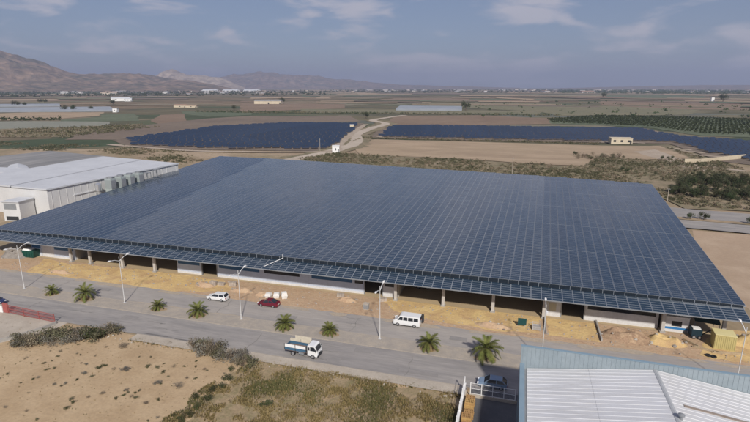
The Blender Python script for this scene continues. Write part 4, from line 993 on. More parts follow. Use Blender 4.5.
scrub('scrub', [(-126.76, 274.73),(-115.4, 304.2),(-96.5, 302.5),(-22.11, 295.58),(33.21, 288.97),(47.6, 334.6),(68.1, 324.8),(99.3, 336.0),(99.4, 404.9),(110.8, 326.8),(115.41, 259.55),(91.11, 201.33),(58.31, 197.94),(55.07, 214.28),(17.74, 228.78),(-106.93, 231.19)], 5200, 'low scrub covering the rough ground behind the solar roof', 4)
scrub('scrub', [(-511.5, 368.1),(-457.9, 422.3),(-417.7, 478.7),(-375.9, 460.3),(-367.5, 337.5),(-440.9, 316.2)], 650, 'scrub strip on the plain beyond the white warehouse', 5, (1,2.6), 14, .3, None, -.1, .02)
scrub('scrub', [(-408.60, 292.50),(-282.1, 300.6),(-211.04, 284.97),(-174.10, 279.94),(-179.65, 234.57),(-268.58, 268.25),(-356.35, 254.09)], 1000, 'scattered scrub on the pale earth behind the warehouses', 6, (.4,1.3), 18, .05, None, .02, .03)
scrub('scrub', [(-126.7, 366.9),(-128.7, 398.2),(-31.1, 405.3),(56.9, 405.9),(57.8, 413.2),(-31.6, 411.4),(-128.0, 407.1)], 500, 'scrub along the fence line of the right solar farm', 7, (.6,1.4), 14, .36, None, -1, .03)
scrub('scrub', [(-534.8, 747.7),(-426.3, 744.6),(52.9, 794.1),(54.6, 822.4),(-454.0, 793.3),(-552.3, 772.3)], 700, 'hedge line across the far fields', 8, (1.5,3.5), 10, .3, (tree_g, tree_o, scr_o), -1, .01)
# the orchard: rows of small round trees far away that read as one mass
def orchard(name, poly, pu, pv_, ang, r, label, seed):
    q = random.Random(seed); V, F = [], []; us = [p[0] for p in poly]; vs = [p[1] for p in poly]; ca, sa = math.cos(ang), math.sin(ang)
    R_ = 900; cx, cy = sum(us)/len(us), sum(vs)/len(vs)
    for i in range(int(-R_/pu), int(R_/pu)):
        for j in range(int(-R_/pv_), int(R_/pv_)):
            x, y = i*pu + q.uniform(-.5,.5), j*pv_ + q.uniform(-.3,.3); u, v = cx + x*ca - y*sa, cy + x*sa + y*ca
            if not inside(poly, u, v) or q.random() < .05: continue
            s = r*q.uniform(.75,1.2)
            for _ in range(9):
                a = q.uniform(0, 6.28); d = Vector((q.gauss(0,.5), q.gauss(0,.5), .5 + abs(q.gauss(0,.45)))) * s; l = s*.55; n0 = len(V); x, y, zz_ = u + d.x, v + d.y, .35 + d.z
                V += [(x - math.cos(a)*l, y - math.sin(a)*l, zz_ - l*.4), (x + math.cos(a)*l, y + math.sin(a)*l, zz_ - l*.2), (x - math.sin(a)*l*.4, y + math.cos(a)*l*.4, zz_ + l*.8)]; F.append((n0, n0+1, n0+2))
    me = bpy.data.meshes.new(name); me.from_pydata(V, [], F); me.materials.append(tree_g); me.update(); return stuff(link(name, me), label, 'orchard')
orchard('orchard', [(32.7, 712.9),(110.9, 821.8),(214.5, 812.6),(304.7, 770.6),(209.3, 523.7),(156.3, 523.3),(136.3, 600.5),(85.7, 628.2),(34.1, 636.8)], 4.8, 6.2, .35, 1.5, 'dark green orchard on the far side of the right solar farm', 3)
orchard('orchard', [(-653.8, 498.4),(-589.4, 530.0),(-555.1, 498.8),(-620.0, 472.3)], 9, 9, .2, 2.4, 'row of dark orchard trees left of the grey green field', 5)
# ------------------------------------------------------------------ ground-mounted solar farms: every row is a thing
farm_pv = mat('farm_solar_glass', (.010,.022,.045), (.015,.030,.058), scale=.02, rough=.3, spec=.5, fine=.2, fscale=.2)
rpv = random.Random(15)
def solar_farm(poly, pitch, ang, label, group, seed, zb=.36):
    ca, sa = math.cos(ang), math.sin(ang); d = Vector((ca, sa)); n = Vector((-sa, ca))
    cx = Vector((sum(p[0] for p in poly)/len(poly), sum(p[1] for p in poly)/len(poly)))
    k = -60
    while k < 60:
        o = cx + n * (k * pitch); runs = []; st = None; t = -420
        while t < 420:
            p = o + d * t; ins = inside(poly, p.x, p.y)
            if ins and st is None: st = t
            if not ins and st is not None: runs.append((st, t)); st = None
            t += 3.0
        for a, b in runs:
            if b - a < 9: continue
            mb = MB(); x = a
            root = link('solar_panel_row', None, None, (o.x + d.x*a, o.y + d.y*a, zb), ang); tag(root, label, 'solar panel row', group)
            tb = MB(); ps = MB(); w = 0.0
            w = rpv.uniform(0, 6)
            while w + 6.0 < b - a:
                tb.hexa([(w,-1.75,.75),(w+5.25,-1.75,.75),(w+5.25,1.55,1.75),(w,1.55,1.75)], [(w,-1.78,.82),(w+5.25,-1.78,.82),(w+5.25,1.52,1.82),(w,1.52,1.82)])
                ps.box(w+.8,-.1,0,w+.92,.02,1.25).box(w+4.0,-.1,0,w+4.12,.02,1.25); w += 6.0
            stuff(tb.build('panel_tables', farm_pv, root)); stuff(ps.build('posts', galv, root))
        k += 1
solar_farm([(-313.5, 332.8),(-319.2, 468.2),(-270.7, 548.2),(-181.0, 560.6),(-156.1, 464.3),(-140.3, 386.4),(-126.4, 339.3),(-128.0, 318.1),(-218.1, 301.4),(-276.0, 303.8)], 8.6, .427, 'row of dark blue ground solar panels in the left farm field', 'rows of the left solar farm', 1)
solar_farm([(-140.5, 534.5),(-86.6, 554.7),(38.5, 562.4),(116.5, 573.1),(131.5, 489.8),(171.0, 459.4),(184.5, 452.9),(134.7, 325.9),(121.9, 336.2),(117.4, 364.6),(113.0, 394.0),(110.4, 440.2),(60.0, 430.2),(-32.2, 419.4),(-119.7, 415.0)], 8.6, .427, 'row of dark blue ground solar panels in the right farm field', 'rows of the right solar farm', 2)

# ------------------------------------------------------------------ small buildings of the plain
cream_w = mat('cream_wall', (.58,.50,.37), (.50,.43,.32), scale=.2, rough=.85); tile_r = mat('tile_roof', (.32,.20,.14), (.26,.165,.12), scale=.5, rough=.9)
ochre_w = mat('ochre_wall', (.50,.43,.32), (.43,.36,.26), scale=.2, rough=.9, fine=.1)
def house(name, label, p, w, d, h, rz, wallm, roofm, flat=True, windows=3, group=None, cat='building', z=.3):
    t = thing(name, label, cat, (p[0], p[1], z), rz, group)
    MB().box(-w/2,-d/2,0,w/2,d/2,h).build('wall', wallm, t)
    if flat: MB().box(-w/2-.15,-d/2-.15,h+.003,w/2+.15,d/2+.15,h+.3).build('roof', roofm, t)
    else: MB().loft([[(-w/2-.3,-d/2-.3,h+.003),(-w/2-.3,d/2+.3,h+.003),(-w/2-.3,0,h+d*.2)],[(w/2+.3,-d/2-.3,h+.003),(w/2+.3,d/2+.3,h+.003),(w/2+.3,0,h+d*.2)]]).build('roof', roofm, t)
    for i in range(windows):
        x = -w/2 + w*(i+.5)/windows
        MB().box(x-w*.06,-d/2-.03,h*.35,x+w*.06,-d/2+.02,h*.7).build('window', win_m, t)
    MB().box(w/2-w*.12,-d/2-.03,0,w/2-w*.04,-d/2+.02,h*.55).build('door', dark_metal, t)
    return t
house('transformer_hut', 'small white transformer hut where the dirt track passes the left solar farm', (-115.9, 307.2), 4.6, 4, 4.2, .3, white_paint, white_paint, True, 1, None, 'hut', .44)
house('farm_building', 'cream flat roofed building between the bare field and the right solar farm', (72.4, 417.4), 15, 8, 4.2, .1, cream_w, cream_w, True, 3, None, 'building', .36)
house('inverter_hut', 'pale inverter hut among the panels of the left solar farm', (-170.0, 499.1), 4, 4, 3.5, .3, cream_w, white_paint, True, 1, None, 'hut')
# walls and pale service strips in the farms
for i, (a, b) in enumerate((((89.5, 318.6), (98.1, 321.1)), ((98.3, 321.5), (130.8, 351.4)))):
    a, b = Vector(a), Vector(b); d = b - a; t = tag(MB().box(0,-.2,0,d.length,.2,2.3).build('boundary_wall', ochre_w), 'ochre boundary wall by the right solar farm, %s stretch' % ('short front' if i == 0 else 'long rear'), 'wall')
    t.location = (a.x, a.y, .36); t.rotation_euler = (0, 0, math.atan2(d.y, d.x))
for i, (a, b) in enumerate((((-158.9, 407.3), (-151.2, 419.0)), ((-135.3, 483.5), (-125.3, 492.6)), ((-120.2, 423.2), (-108.8, 407.4)), ((123.3, 540.8), (128.7, 490.8)), ((59.2, 423.9), (68.2, 426.5)), ((81.1, 427.2), (91.3, 425.8)), ((100.5, 398.9), (111.6, 384.3)), ((100.1, 386.7), (114.8, 371.1)), ((103.9, 360.7), (119.2, 353.1)), ((96.2, 310.9), (110.62, 294.39)))):
    ribbon('service_strip', [a, ((a[0]+b[0])/2, (a[1]+b[1])/2), b], 4.5, .385 + .003*i, track, .6, 60 + i)
# farms and warehouses further out
house('white_farmhouse', 'white farm building with long low roof on the far left plain', (-1178.4, 1281.5), 52, 16, 8, .6, white_paint, lroof, False, 2)
house('white_shed', 'smaller white farm shed right of the white farm building on the far left plain', (-1140.3, 1269.9), 20, 14, 7, .6, white_paint, lroof, False, 3)
house('grey_farm_shed', 'grey farm shed, left of a pair in the far middle fields', (-636.7, 1169.7), 40, 18, 7, .2, cream_w, grey_roof, False, 0)
house('grey_farm_shed', 'grey farm shed, right of a pair in the far middle fields beside a tree', (-607.4, 1178.2), 36, 18, 7, .2, cream_w, grey_roof, False, 0)
house('white_tower', 'slim white tower beside a big dark tree on the far right plain', (539.8, 1746.9), 8, 8, 11, .2, white_paint, lroof, True, 1, None, 'tower')
house('cream_farmhouse', 'low cream farmhouse on rising tan ground in the far left middle', (-690.3, 915.5), 26, 12, 4, .2, cream_w, tile_r, False, 1)
house('cream_farmhouse', 'second low cream farmhouse at the tan rise, further right', (-661.7, 912.9), 24, 10, 4, .2, cream_w, tile_r, False, 1)
house('white_field_hut', 'tiny white hut at the end of the left greenhouse', (-665.7, 709.7), 8, 6, 6, .2, white_paint, lroof, False, 1, None, 'hut')
tree(*(-207.1, 668.3), 2.6, 'tall dark tree beside the winding dirt track', None, 0); tree(*(-101.3, 943.3), 5.0, 'big dark tree at the end of the pale greenhouse strip', None, 2)
tree(*(559.8, 1720.2), 8.0, 'big dark tree beside the slim white tower on the far right plain', None, 0); tree(*(-604.5, 1211.9), 5.0, 'dark tree right of the far grey farm sheds', None, 0)
for i, (x, y, s) in enumerate(((65,111.5,3.6),(74,111.5,3.2),(91,111,2.6),(15,106.5,3.5),(19,106.5,3),(25,106.5,3),(45,103.6,4),(40,103.5,4),(113,104.5,4),(234,110.4,3),(604,98,6),(603,97,6))):
    u, v = [(-776.7, 711.0), (-761.5, 715.4), (-747.9, 739.1), (-1083.2, 864.9), (-1074.7, 867.4), (-1061.9, 871.1), (-1197.8, 1039.5), (-1217.7, 1042.2), (-974.6, 1032.5), (-513.3, 832.1), (302.6, 2187.4), (328.4, 2405.9)][i]
    tree(u, v, s, ['left dark tree in front of the left greenhouse','middle dark tree in front of the left greenhouse','right dark tree in front of the left greenhouse'][i] if i < 3 else 'lone dark tree among the far fields of the plain', None if i < 3 else 'lone trees on the plain')
# plastic greenhouses: long low ridged tunnels
plast = mat('greenhouse_plastic', (.27,.29,.32), (.22,.24,.27), scale=.01, rough=.5, fine=.1, fscale=.06)
def greenhouse(poly, label, n):
    t = thing('greenhouse', label, 'greenhouse'); a, b, c, d = [Vector(p) for p in poly]
    for i in range(n):
        p0, p1 = a.lerp(d, i/n), a.lerp(d, (i+.94)/n); q0, q1 = b.lerp(c, i/n), b.lerp(c, (i+.94)/n)
        m0, m1 = (p0+p1)/2, (q0+q1)/2
        mb = MB().loft([[(*p0,.1),(*p0,2.8),(*m0,4.4),(*p1,2.8),(*p1,.1)], [(*q0,.1),(*q0,2.8),(*m1,4.4),(*q1,2.8),(*q1,.1)]])
        o = mb.build('tunnel', plast, t); bm = bmesh.new(); bm.from_mesh(o.data); bmesh.ops.recalc_face_normals(bm, faces=bm.faces); bm.to_mesh(o.data); bm.free()
greenhouse([(-897.4, 635.2),(-687.4, 733.1),(-794.8, 832.9),(-999.2, 708.1)], 'long pale plastic greenhouse across the left fields', 9)
greenhouse([(-1138.1, 807.7),(-982.2, 888.1),(-1046.5, 946.7),(-1210.2, 859.3)], 'thin pale greenhouse strip behind the left greenhouse', 5)
greenhouse([(-223.6, 907.8),(-106.5, 933.6),(-119.9, 1049.3),(-248.6, 1043.8)], 'pale plastic greenhouse strip in the middle distance', 9)
# distant town and woods at the horizon
rd = random.Random(12)
def bearing_pt(px, dist): th = math.atan((px - 375)/515.) - R(16.2); return (dist*math.sin(th), dist*math.cos(th))
dist_w = [mat('distant_white', (.50,.49,.48), rough=.8), mat('distant_cream', (.5,.44,.37), rough=.8), mat('distant_grey', (.36,.35,.35), rough=.8)]
for i in range(110):
    if i < 45: px, ds = rd.uniform(330, 560), rd.uniform(4200, 8000)
    elif i < 80: px, ds = rd.uniform(560, 780), rd.uniform(3800, 8000)
    else: px, ds = rd.uniform(60, 330), rd.uniform(3200, 5000)
    p = bearing_pt(px, ds); w = rd.uniform(18, 60) * (1.6 if rd.random() < .15 else 1); h = rd.uniform(6, 14)
    sd = 'left' if px < 330 else ('middle' if px < 560 else 'right')
    t = thing('distant_building', 'tiny pale building near the horizon, %s stretch of the plain' % sd, 'building', (p[0], p[1], 0), rd.uniform(0, 3), 'distant buildings, ' + sd)
    wm = rd.choice(dist_w); MB().box(-w/2,-w*.25,0,w/2,w*.25,h).build('wall', wm, t); MB().loft([[(-w/2-.3,-w*.26,h),(-w/2-.3,w*.26,h),(-w/2-.3,0,h+w*.06)],[(w/2+.3,-w*.26,h),(w/2+.3,w*.26,h),(w/2+.3,0,h+w*.06)]]).build('roof', rd.choice((dist_w[0], dist_w[2], tile_r)), t)
for i, (x0, x1, ds, n, hh) in enumerate(((200,262,5200,3,9),)):
    for k in range(n):
        p = bearing_pt(x0 + (x1-x0)*(k+.5)/n, ds); w = (x1-x0)/n/515*ds*.8
        house('distant_factory', 'long white factory roof near the horizon on the %s, one of a row' % ('left' if i == 0 else 'right'), p, w, 60, hh, -.1, white_paint, lroof, False, 4, 'row of distant white factories, %s' % ('left' if i == 0 else 'right'), 'factory', 0)
def far_wood(name, x0, x1, d0, d1, n, size, seed, label):
    q = random.Random(seed); V, F = [], []
    for _ in range(n):
        px = q.uniform(x0, x1); ds = q.uniform(d0, d1); u, v = bearing_pt(px, ds); s = size*q.uniform(.5,1.4)
        for _ in range(7):
            a = q.uniform(0,6.28); d = Vector((q.gauss(0,.7), q.gauss(0,.7), abs(q.gauss(.3,.35))))*s; l = s*.6; n0 = len(V)
            V += [(u+d.x-math.cos(a)*l, v+d.y-math.sin(a)*l, d.z-l*.3), (u+d.x+math.cos(a)*l, v+d.y+math.sin(a)*l, d.z-l*.1), (u+d.x, v+d.y, d.z+l*.8)]; F.append((n0,n0+1,n0+2))
    me = bpy.data.meshes.new(name); me.from_pydata(V, [], F); me.materials.append(tree_g); me.update(); stuff(link(name, me), label, 'wood')
far_wood('distant_wood', 560, 800, 3800, 7500, 1500, 9, 1, 'distant dark woods near the horizon on the right')
far_wood('distant_wood', 330, 570, 3800, 7500, 800, 8, 2, 'distant trees near the horizon in the middle')
far_wood('distant_wood', -60, 330, 2600, 5200, 900, 8, 3, 'distant trees at the foot of the mountains')
far_wood('distant_hedges', 480, 790, 700, 1700, 90, 3.2, 4, 'dotted hedge trees across the right plain')

# ------------------------------------------------------------------ building-site clutter on the verge
def heap(name, label, u, v, ru, rv, h, m, seed, stones=0, z=.06, cat='heap'):
    q = random.Random(seed); t = thing(name, label, cat, (u, v, z)); n, k = 22, 9; mb = MB(); mb.v.append((0,0,h*.97))
    for j in range(1, k+1):
        f = j/k
        for i in range(n):
            a = i*2*math.pi/n; nzv = mnoise.noise(Vector((math.cos(a)*2*f + seed, math.sin(a)*2*f, seed*.7))); n3 = mnoise.noise(Vector((math.cos(a)*6*f + seed, math.sin(a)*6*f, seed*.7)))
            rr = f*(1 + .25*mnoise.noise(Vector((math.cos(a)*1.3, math.sin(a)*1.3, seed))))
            zz_ = h*min(1, 1.7*(.5 + .5*math.cos(math.pi*f)))*(1 + .6*nzv) + h*.12*n3*(1-f)
            mb.v.append((ru*rr*math.cos(a), rv*rr*math.sin(a), -.05 if j == k else max(zz_, -.02)))
    for i in range(n): mb.f.append((0, 1+i, 1+(i+1)%n)); mb.m.append(0)
    for j in range(k-1):
        for i in range(n): mb.f.append((1+j*n+i, 1+(j+1)*n+i, 1+(j+1)*n+(i+1)%n, 1+j*n+(i+1)%n)); mb.m.append(0)
    mb.build('mound', m, t, smooth=True)
    for s in range(stones):
        a = q.uniform(0,6.28); f = math.sqrt(q.random()); r = q.uniform(.15,.45); p = Vector((ru*f*math.cos(a), rv*f*math.sin(a), h*min(1, 1.7*(.5+.5*math.cos(math.pi*f)))*.95 + r*.2))
        b = MB(); pts = []
        for zf, rf in ((-.5,.7),(.1,1),(.55,.55)): pts.append([p + Vector((math.cos(i*1.2566+zf)*r*rf*q.uniform(.7,1.2), math.sin(i*1.2566+zf)*r*rf*q.uniform(.7,1.2), zf*r)) for i in range(5)])
        b.loft(pts).build('stone', stone, t)
    return t
brown_earth = mat('brown_earth', (.34,.225,.145), (.27,.175,.11), scale=.6, rough=.95, c3=(.42,.30,.19), s3=1.4, bump=.25, bscale=1.6, fine=.2, fscale=3)
heap('earth_heap', 'long brown earth heap right of the square sand bay', 19.8, 87.4, 5.2, 2.3, 1.25, brown_earth, 3, 9)
heap('earth_heap', 'yellowish earth heap at the right end of the long brown heap', 25.6, 87.6, 3.6, 2.2, 1.0, sand, 5, 6)
heap('earth_heap', 'low reddish earth heap in front of the open bay', -2.5, 85.3, 3.6, 1.2, .55, sand_pink, 7, 3)
heap('rubble_heap', 'pale rubble heap at the left end under the canopy', -122.5, 91.0, 4.0, 2.6, 1.8, mat('grey_rubble', (.30,.27,.24), (.20,.18,.16), scale=1.2, rough=.95, bump=.2, bscale=3), 9, 16)
heap('earth_heap', 'small reddish spoil heap left of the white estate car', -64.0, 87.2, 2.6, 1.2, .7, sand_pink, 11, 4)
heap('earth_heap', 'small spoil heap behind the white estate car', -54.6, 87.0, 3.0, 1.2, .6, sand_pink, 12, 4)
heap('earth_heap', 'low spoil heap behind the dark red car', -49.3, 86.2, 2.2, .9, .55, sand_pink, 13, 3)
heap('earth_heap', 'reddish spoil heap with dark debris left of the tall dark door', -31.5, 88.6, 2.4, 1.2, .6, sand_pink, 14, 5)
heap('earth_heap', 'low earth heap by the right end yellow container', 39.6, 91.0, 4.0, 2.6, 1.4, sand, 15, 4)
heap('earth_heap', 'brown earth heap at the left sand apron edge', -101, 84.8, 3.5, .9, .5, sand_pink, 16, 3)
block_m = mat('concrete_block', (.42,.36,.30), (.36,.30,.25), scale=2, rough=.9, objrand=.1)
for i, (u, v, m_) in enumerate(((-62.3,88.2,3),(-60.6,88.6,2),(-57.9,88.9,3),(-33.6,90.2,2),(-24.6,90.4,2))):
    t = thing('block_stack', ['left stack of concrete blocks by the wall behind the white estate car','low stack of concrete blocks between two stacks behind the white estate car','right stack of concrete blocks by the wall behind the white estate car','low block stack by the wall left of the tall dark door','low block stack right of the tall dark door'][i], 'block stack', (u, v, .08), .1*i)
    for z_ in range(m_):
        for x_ in range(3): MB().box(-.75+x_*.51,-.4,z_*.31,-.27+x_*.51,.4,z_*.31+.29).build('block', block_m, t)
    MB().box(-.8,-.45,-.06,.8,.45,-.005).build('pallet_base', stone, t)
# scattered stones on the verge
rq = random.Random(8)
def stones(name, n, sample, label, rmin, rmax, seed):
    q = random.Random(seed); mb = MB()
    for _ in range(n):
        u, v = sample(q); r = q.uniform(rmin, rmax)
        mb.loft([[(u + math.cos(i*1.2566)*r*q.uniform(.7,1.2), v + math.sin(i*1.2566)*r*q.uniform(.7,1.2), .06) for i in range(5)], [(u + math.cos(i*1.2566)*r*.6, v + math.sin(i*1.2566)*r*.6, .07 + r*q.uniform(.5,1)) for i in range(5)]])
    stuff(mb.build(name, stone), label, 'stones')
stones('scattered_stones', 420, lambda q: (q.uniform(-125, 42), q.uniform(83.4, 91)), 'stones and clods scattered along the earth verge', .06, .24, 2)
stones('roadside_stones', 90, lambda q: (q.uniform(-78, -6), q.gauss(62.6,.5)), 'pale stones along the pavement edge', .06, .22, 3)
bag_m = mat('white_bulk_bag', (.72,.70,.66), (.62,.60,.56), scale=2, rough=.9)
for i, (u, v, h) in enumerate(((-47.6,85.6,.9),(-46.0,86.0,1.0),(-44.4,86.2,1.25))):
    t = thing('bulk_bag', '%s white bulk bag behind the dark red car' % ['left', 'middle', 'right'][i], 'bulk bag', (u, v, .07), .3*i, 'white bulk bags')
    MB().loft([[(-.5,-.5,0),(.5,-.5,0),(.5,.5,0),(-.5,.5,0)],[(-.62,-.6,h*.5),(.62,-.62,h*.5),(.6,.62,h*.5),(-.6,.6,h*.5)],[(-.5,-.5,h),(.5,-.5,h),(.52,.5,h),(-.5,.5,h)],[(-.2,-.22,h*1.04),(.2,-.2,h*1.04),(.2,.2,h*1.04),(-.2,.2,h*1.04)]]).build('sack', bag_m, t)
    for sx in (-.45,.45): MB().tube([(sx,-.35,h*.97),(sx,0,h+.2),(sx,.35,h*.97)], .03, 5).build('loop', bag_m, t)
t = thing('site_cabinet', 'grey concrete service box by the spoil left of the minibus', 'cabinet', (-26.7, 85.9, .07))
MB().box(-.5,-.4,0,.5,.4,1.1).build('body', concrete, t); MB().box(-.55,-.45,1.103,.55,.45,1.2).build('lid', concrete_lt, t); MB().box(-.4,-.42,.15,.4,-.39,.95).build('door', grey_metal, t)
t = thing('site_board', 'dark green board on legs on the sand in front of the open bay', 'board', (2.4, 86.6, .08))
MB().box(-.75,-.04,.35,.75,.04,1.6).build('board', mat('dark_green_board', (.012,.06,.06), rough=.5), t)
for x in (-.55,.5): MB().box(x,.04,0,x+.08,.12,1.6).build('leg', galv, t)
t = thing('wire_crate', 'grey wire crate on the sand right of the dark green board', 'crate', (4.9, 86.2, .08))
for x in (-.7,.64):
    for y in (-.55,.49): MB().box(x,y,0,x+.06,y+.06,1.25).build('post', galv, t)
for k in range(6):
    z = .1 + k*.22; MB().box(-.7,-.56,z,.7,-.53,z+.03).box(-.7,.53,z,.7,.56,z+.03).box(-.71,-.55,z,-.68,.55,z+.03).box(.68,-.55,z,.71,.55,z+.03).build('wire_hoop', galv, t)
MB().box(-.64,-.48,.1,.64,.48,.8).build('load', concrete, t)
# skip at the left
t = thing('green_skip', 'dark green container with white lid beside the left rubble heap', 'container', (-117.6, 91.6, .07), .05)
gk = mat('dark_green_steel', (.012,.075,.055), (.01,.06,.045), scale=1, rough=.5)
MB().hexa([(-1.5,-.9,.1),(1.5,-.9,.1),(1.5,.9,.1),(-1.5,.9,.1)], [(-1.9,-1.0,1.9),(1.9,-1.0,1.9),(1.9,1.0,1.9),(-1.9,1.0,1.9)]).build('bin', gk, t)
for x in (-1.2,-.4,.4,1.2): MB().box(x-.05,-1.04,.4,x+.05,-.9,1.85).build('rib', gk, t)
MB().hexa([(-1.7,-.9,1.903),(.6,-.9,1.903),(.6,.9,1.903),(-1.7,.9,1.903)], [(-1.5,-.7,2.25),(.4,-.7,2.25),(.4,.7,2.25),(-1.5,.7,2.25)]).build('lid', white_paint, t)
# gatehouse, container, clutter at the right end
t = thing('site_cabin', 'white cabin with blue stripe under the right end of the canopy', 'cabin', (28.3, 93.1, .07))
MB().box(-2.0,-1.2,0,2.0,1.2,2.8).build('wall', wall_w, t); MB().box(-2.1,-1.3,2.803,2.1,1.3,2.95).build('roof', white_paint, t)
MB().box(-2.01,-1.215,.55,2.01,-1.19,.95).build('blue_stripe', mat('bright_blue_paint', (.03,.17,.40), rough=.5), t)
w_ = MB().box(-.7,-1.22,1.15,.9,-1.18,2.1).build('window', win_m, t); MB().box(-.78,-1.24,1.08,.98,-1.2,1.15).build('sill', white_paint, w_)
MB().box(1.2,-1.22,0,1.85,-1.18,.54).build('door', grey_metal, t)
t = thing('yellow_container', 'pale yellow container standing near the right end of the hall', 'container', (34.4, 88.4, .09), R(-4))
yl = mat('pale_yellow_steel', (.50,.42,.18), (.44,.37,.16), scale=1, rough=.6)
MB().box(-1.5,-1.2,0,1.5,1.2,2.5).build('body', yl, t)
for i in range(11): MB().box(-1.42+i*.28,-1.24,.1,-1.34+i*.28,-1.2,2.4).build('rib', yl, t)
MB().box(-1.54,-1.26,2.503,1.54,1.24,2.6).build('roof', mat('cream_yellow_roof', (.66,.58,.30), rough=.6), t)
t = thing('dark_machine', 'dark blue machinery with white cover between the cabin and the yellow container', 'machinery', (30.9, 90.9, .07))
MB().box(-.6,-.8,.3,1.0,.8,1.7).build('housing', mat('dark_teal_steel', (.012,.03,.042), rough=.5), t); MB().box(-.4,-.6,1.703,.8,.5,1.85).build('cover', white_paint, t)
MB().tube([(1.0,0,.4),(2.4,-.4,1.9)], .1, 8).build('boom', dark_metal, t); wheel(t, -.2, -.8, .35); wheel(t, .7, -.8, .35); wheel(t, -.2, .8, .35); wheel(t, .7, .8, .35)
tarp = mat('dark_green_tarp', (.02,.045,.038), (.012,.03,.026), scale=1, rough=.7)
t = thing('tarp_shelter', 'dark green tarp shelter behind the yellow container', 'shelter', (33.2, 93.6, .07))
MB().hexa([(-2,-1.4,2.4),(2,-1.4,2.1),(2,1.4,3.5),(-2,1.4,3.7)], [(-2,-1.4,2.45),(2,-1.4,2.15),(2,1.4,3.55),(-2,1.4,3.75)]).build('sheet', tarp, t)
for x in (-1.9,1.85):
    for y, h in ((-1.3,2.1),(1.3,3.5)): MB().box(x-.04,y-.04,0,x+.04,y+.04,h).build('pole', grey_metal, t)
for i, (u, v, a, L) in enumerate(((31.6,86.2,-.35,4.2),(34.6,86.0,.12,5.0),(29.8,88.0,-.9,3.0))):
    t = tag(MB().box(-L/2,-.12,0,L/2,.12,.2).box(-L/2+.2,-.11,.2,L/2-.3,.1,.36).build('timber_pile', mat('pale_timber', (.42,.33,.21), (.33,.25,.16), scale=3, rough=.85) if 'pale_timber' not in MATS else MATS['pale_timber']), ['slanting pile of timbers between the heaps and the yellow container', 'long pale timber pile in front of the yellow container', 'dark slanting timber pile near the white cabin'][i], 'timber')
    t.location = (u, v, .09); t.rotation_euler = (0, 0, a)
for i, (u, v) in enumerate(((31.2,84.4),(31.9,84.2))):
    t = thing('tyre', 'black %s tyre lying on the verge before the yellow container' % ('left' if i == 0 else 'right'), 'tyre', (u, v, .09)); 
    MB().loft([[(.42*math.cos(a*.524)*f, .42*math.sin(a*.524)*f, z) for a in range(12)] for f, z in ((.6,0),(1,.02),(1.05,.12),(1,.22),(.6,.24),(.55,.12))], cap=False).build('casing', black, t)
# a long white pole leaning against the canopy
t = tag(MB().tube([(-49.8,88.4,5.60),(-46.9,91.30,6.7)], .06, 8).tube([(-46.9,91.30,6.65),(-46.9,91.30,7.5)], .09, 8).build('leaning_pole', white_paint), 'white pole lying up the canopy against the clerestory', 'pole')
# vehicle in the bay and things behind
t = thing('parked_loader', 'rusty brown loader parked deep in the open bay behind the minibus', 'loader', (X[397] + 4.2, 99.5, .1), R(180))
ru = mat('rusty_brown', (.14,.07,.035), (.10,.05,.03), scale=2, rough=.8)
MB().box(-1.6,-.8,.6,1.4,.8,1.5).build('body', ru, t); MB().box(-1.2,-.7,1.503,-.1,.7,2.5).build('cab', glass_m, t); MB().box(-1.25,-.75,2.503,-.05,.75,2.6).build('cab_roof', ru, t)
MB().hexa([(1.5,-.9,.2),(2.3,-.9,.2),(2.3,.9,.2),(1.5,.9,.2)], [(1.5,-.9,1.1),(2.0,-.9,.5),(2.0,.9,.5),(1.5,.9,1.1)]).build('bucket', grey_metal, t)
for x in (-1.0,.9):
    for y in (-.85,.85): wheel(t, x, y, .5, .35)

# ------------------------------------------------------------------ red sliding gate and wall at the left
red = mat('red_gate_paint', (.34,.10,.09), (.30,.085,.075), scale=2, rough=.5)
a, b = Vector((-91.6, 65.0)), Vector((-79.6, 64.2)); d = b - a; L = d.length
g = thing('red_gate', 'long red barred sliding gate at the left entrance', 'gate', (a.x, a.y, .11), math.atan2(d.y, d.x))
for z in (.15, .85, 1.62): MB().box(0,-.04,z,L,.04,z+.08).build('rail', red, g)
bar_me = None; nb = int(L/.22)
for i in range(nb + 1):
    if bar_me is None: o = MB().box(-.018,-.018,.2,.018,.018,1.65).build('bar', red, g); bar_me = o.data
    else: link('bar', bar_me, g, (i*L/nb, 0, 0))
for x in (0, L/3, 2*L/3, L): MB().box(x-.05,-.05,0,x+.05,.05,1.75).build('frame_post', red, g)
t = thing('red_gate_post', 'solid red gate post panel between the white wall and the red gate', 'gate post', (-92.4, 65.05, .07)); MB().box(-.6,-.1,0,.6,.1,1.9).build('panel', red, t); MB().box(-.64,-.14,1.903,.64,.14,1.98).build('cap', red, t)
t = thing('white_yard_wall', 'white rendered wall at the left edge beside the red gate', 'wall', (0,0,0)); MB().box(-130,64.9,.05,-93.1,65.2,1.5).build('panel', white_paint, t); MB().box(-130,64.84,1.503,-93.05,65.26,1.6).build('coping', concrete_lt, t)
rw = [Vector((-79.2,64.1)), Vector((-79.6,61.5)), Vector((-82.5,56)), Vector((-92,30))]
t = thing('yard_kerb_wall', 'low concrete wall between the entrance apron and the thicket', 'wall')
for p, q_ in zip(rw, rw[1:]):
    dd = (q_ - p); n_ = Vector((-dd.y, dd.x)).normalized()*.12
    MB().hexa([(*(p-n_),.05),(*(q_-n_),.05),(*(q_+n_),.05),(*(p+n_),.05)], [(*(p-n_),.55),(*(q_-n_),.55),(*(q_+n_),.55),(*(p+n_),.55)]).build('segment', concrete, t)

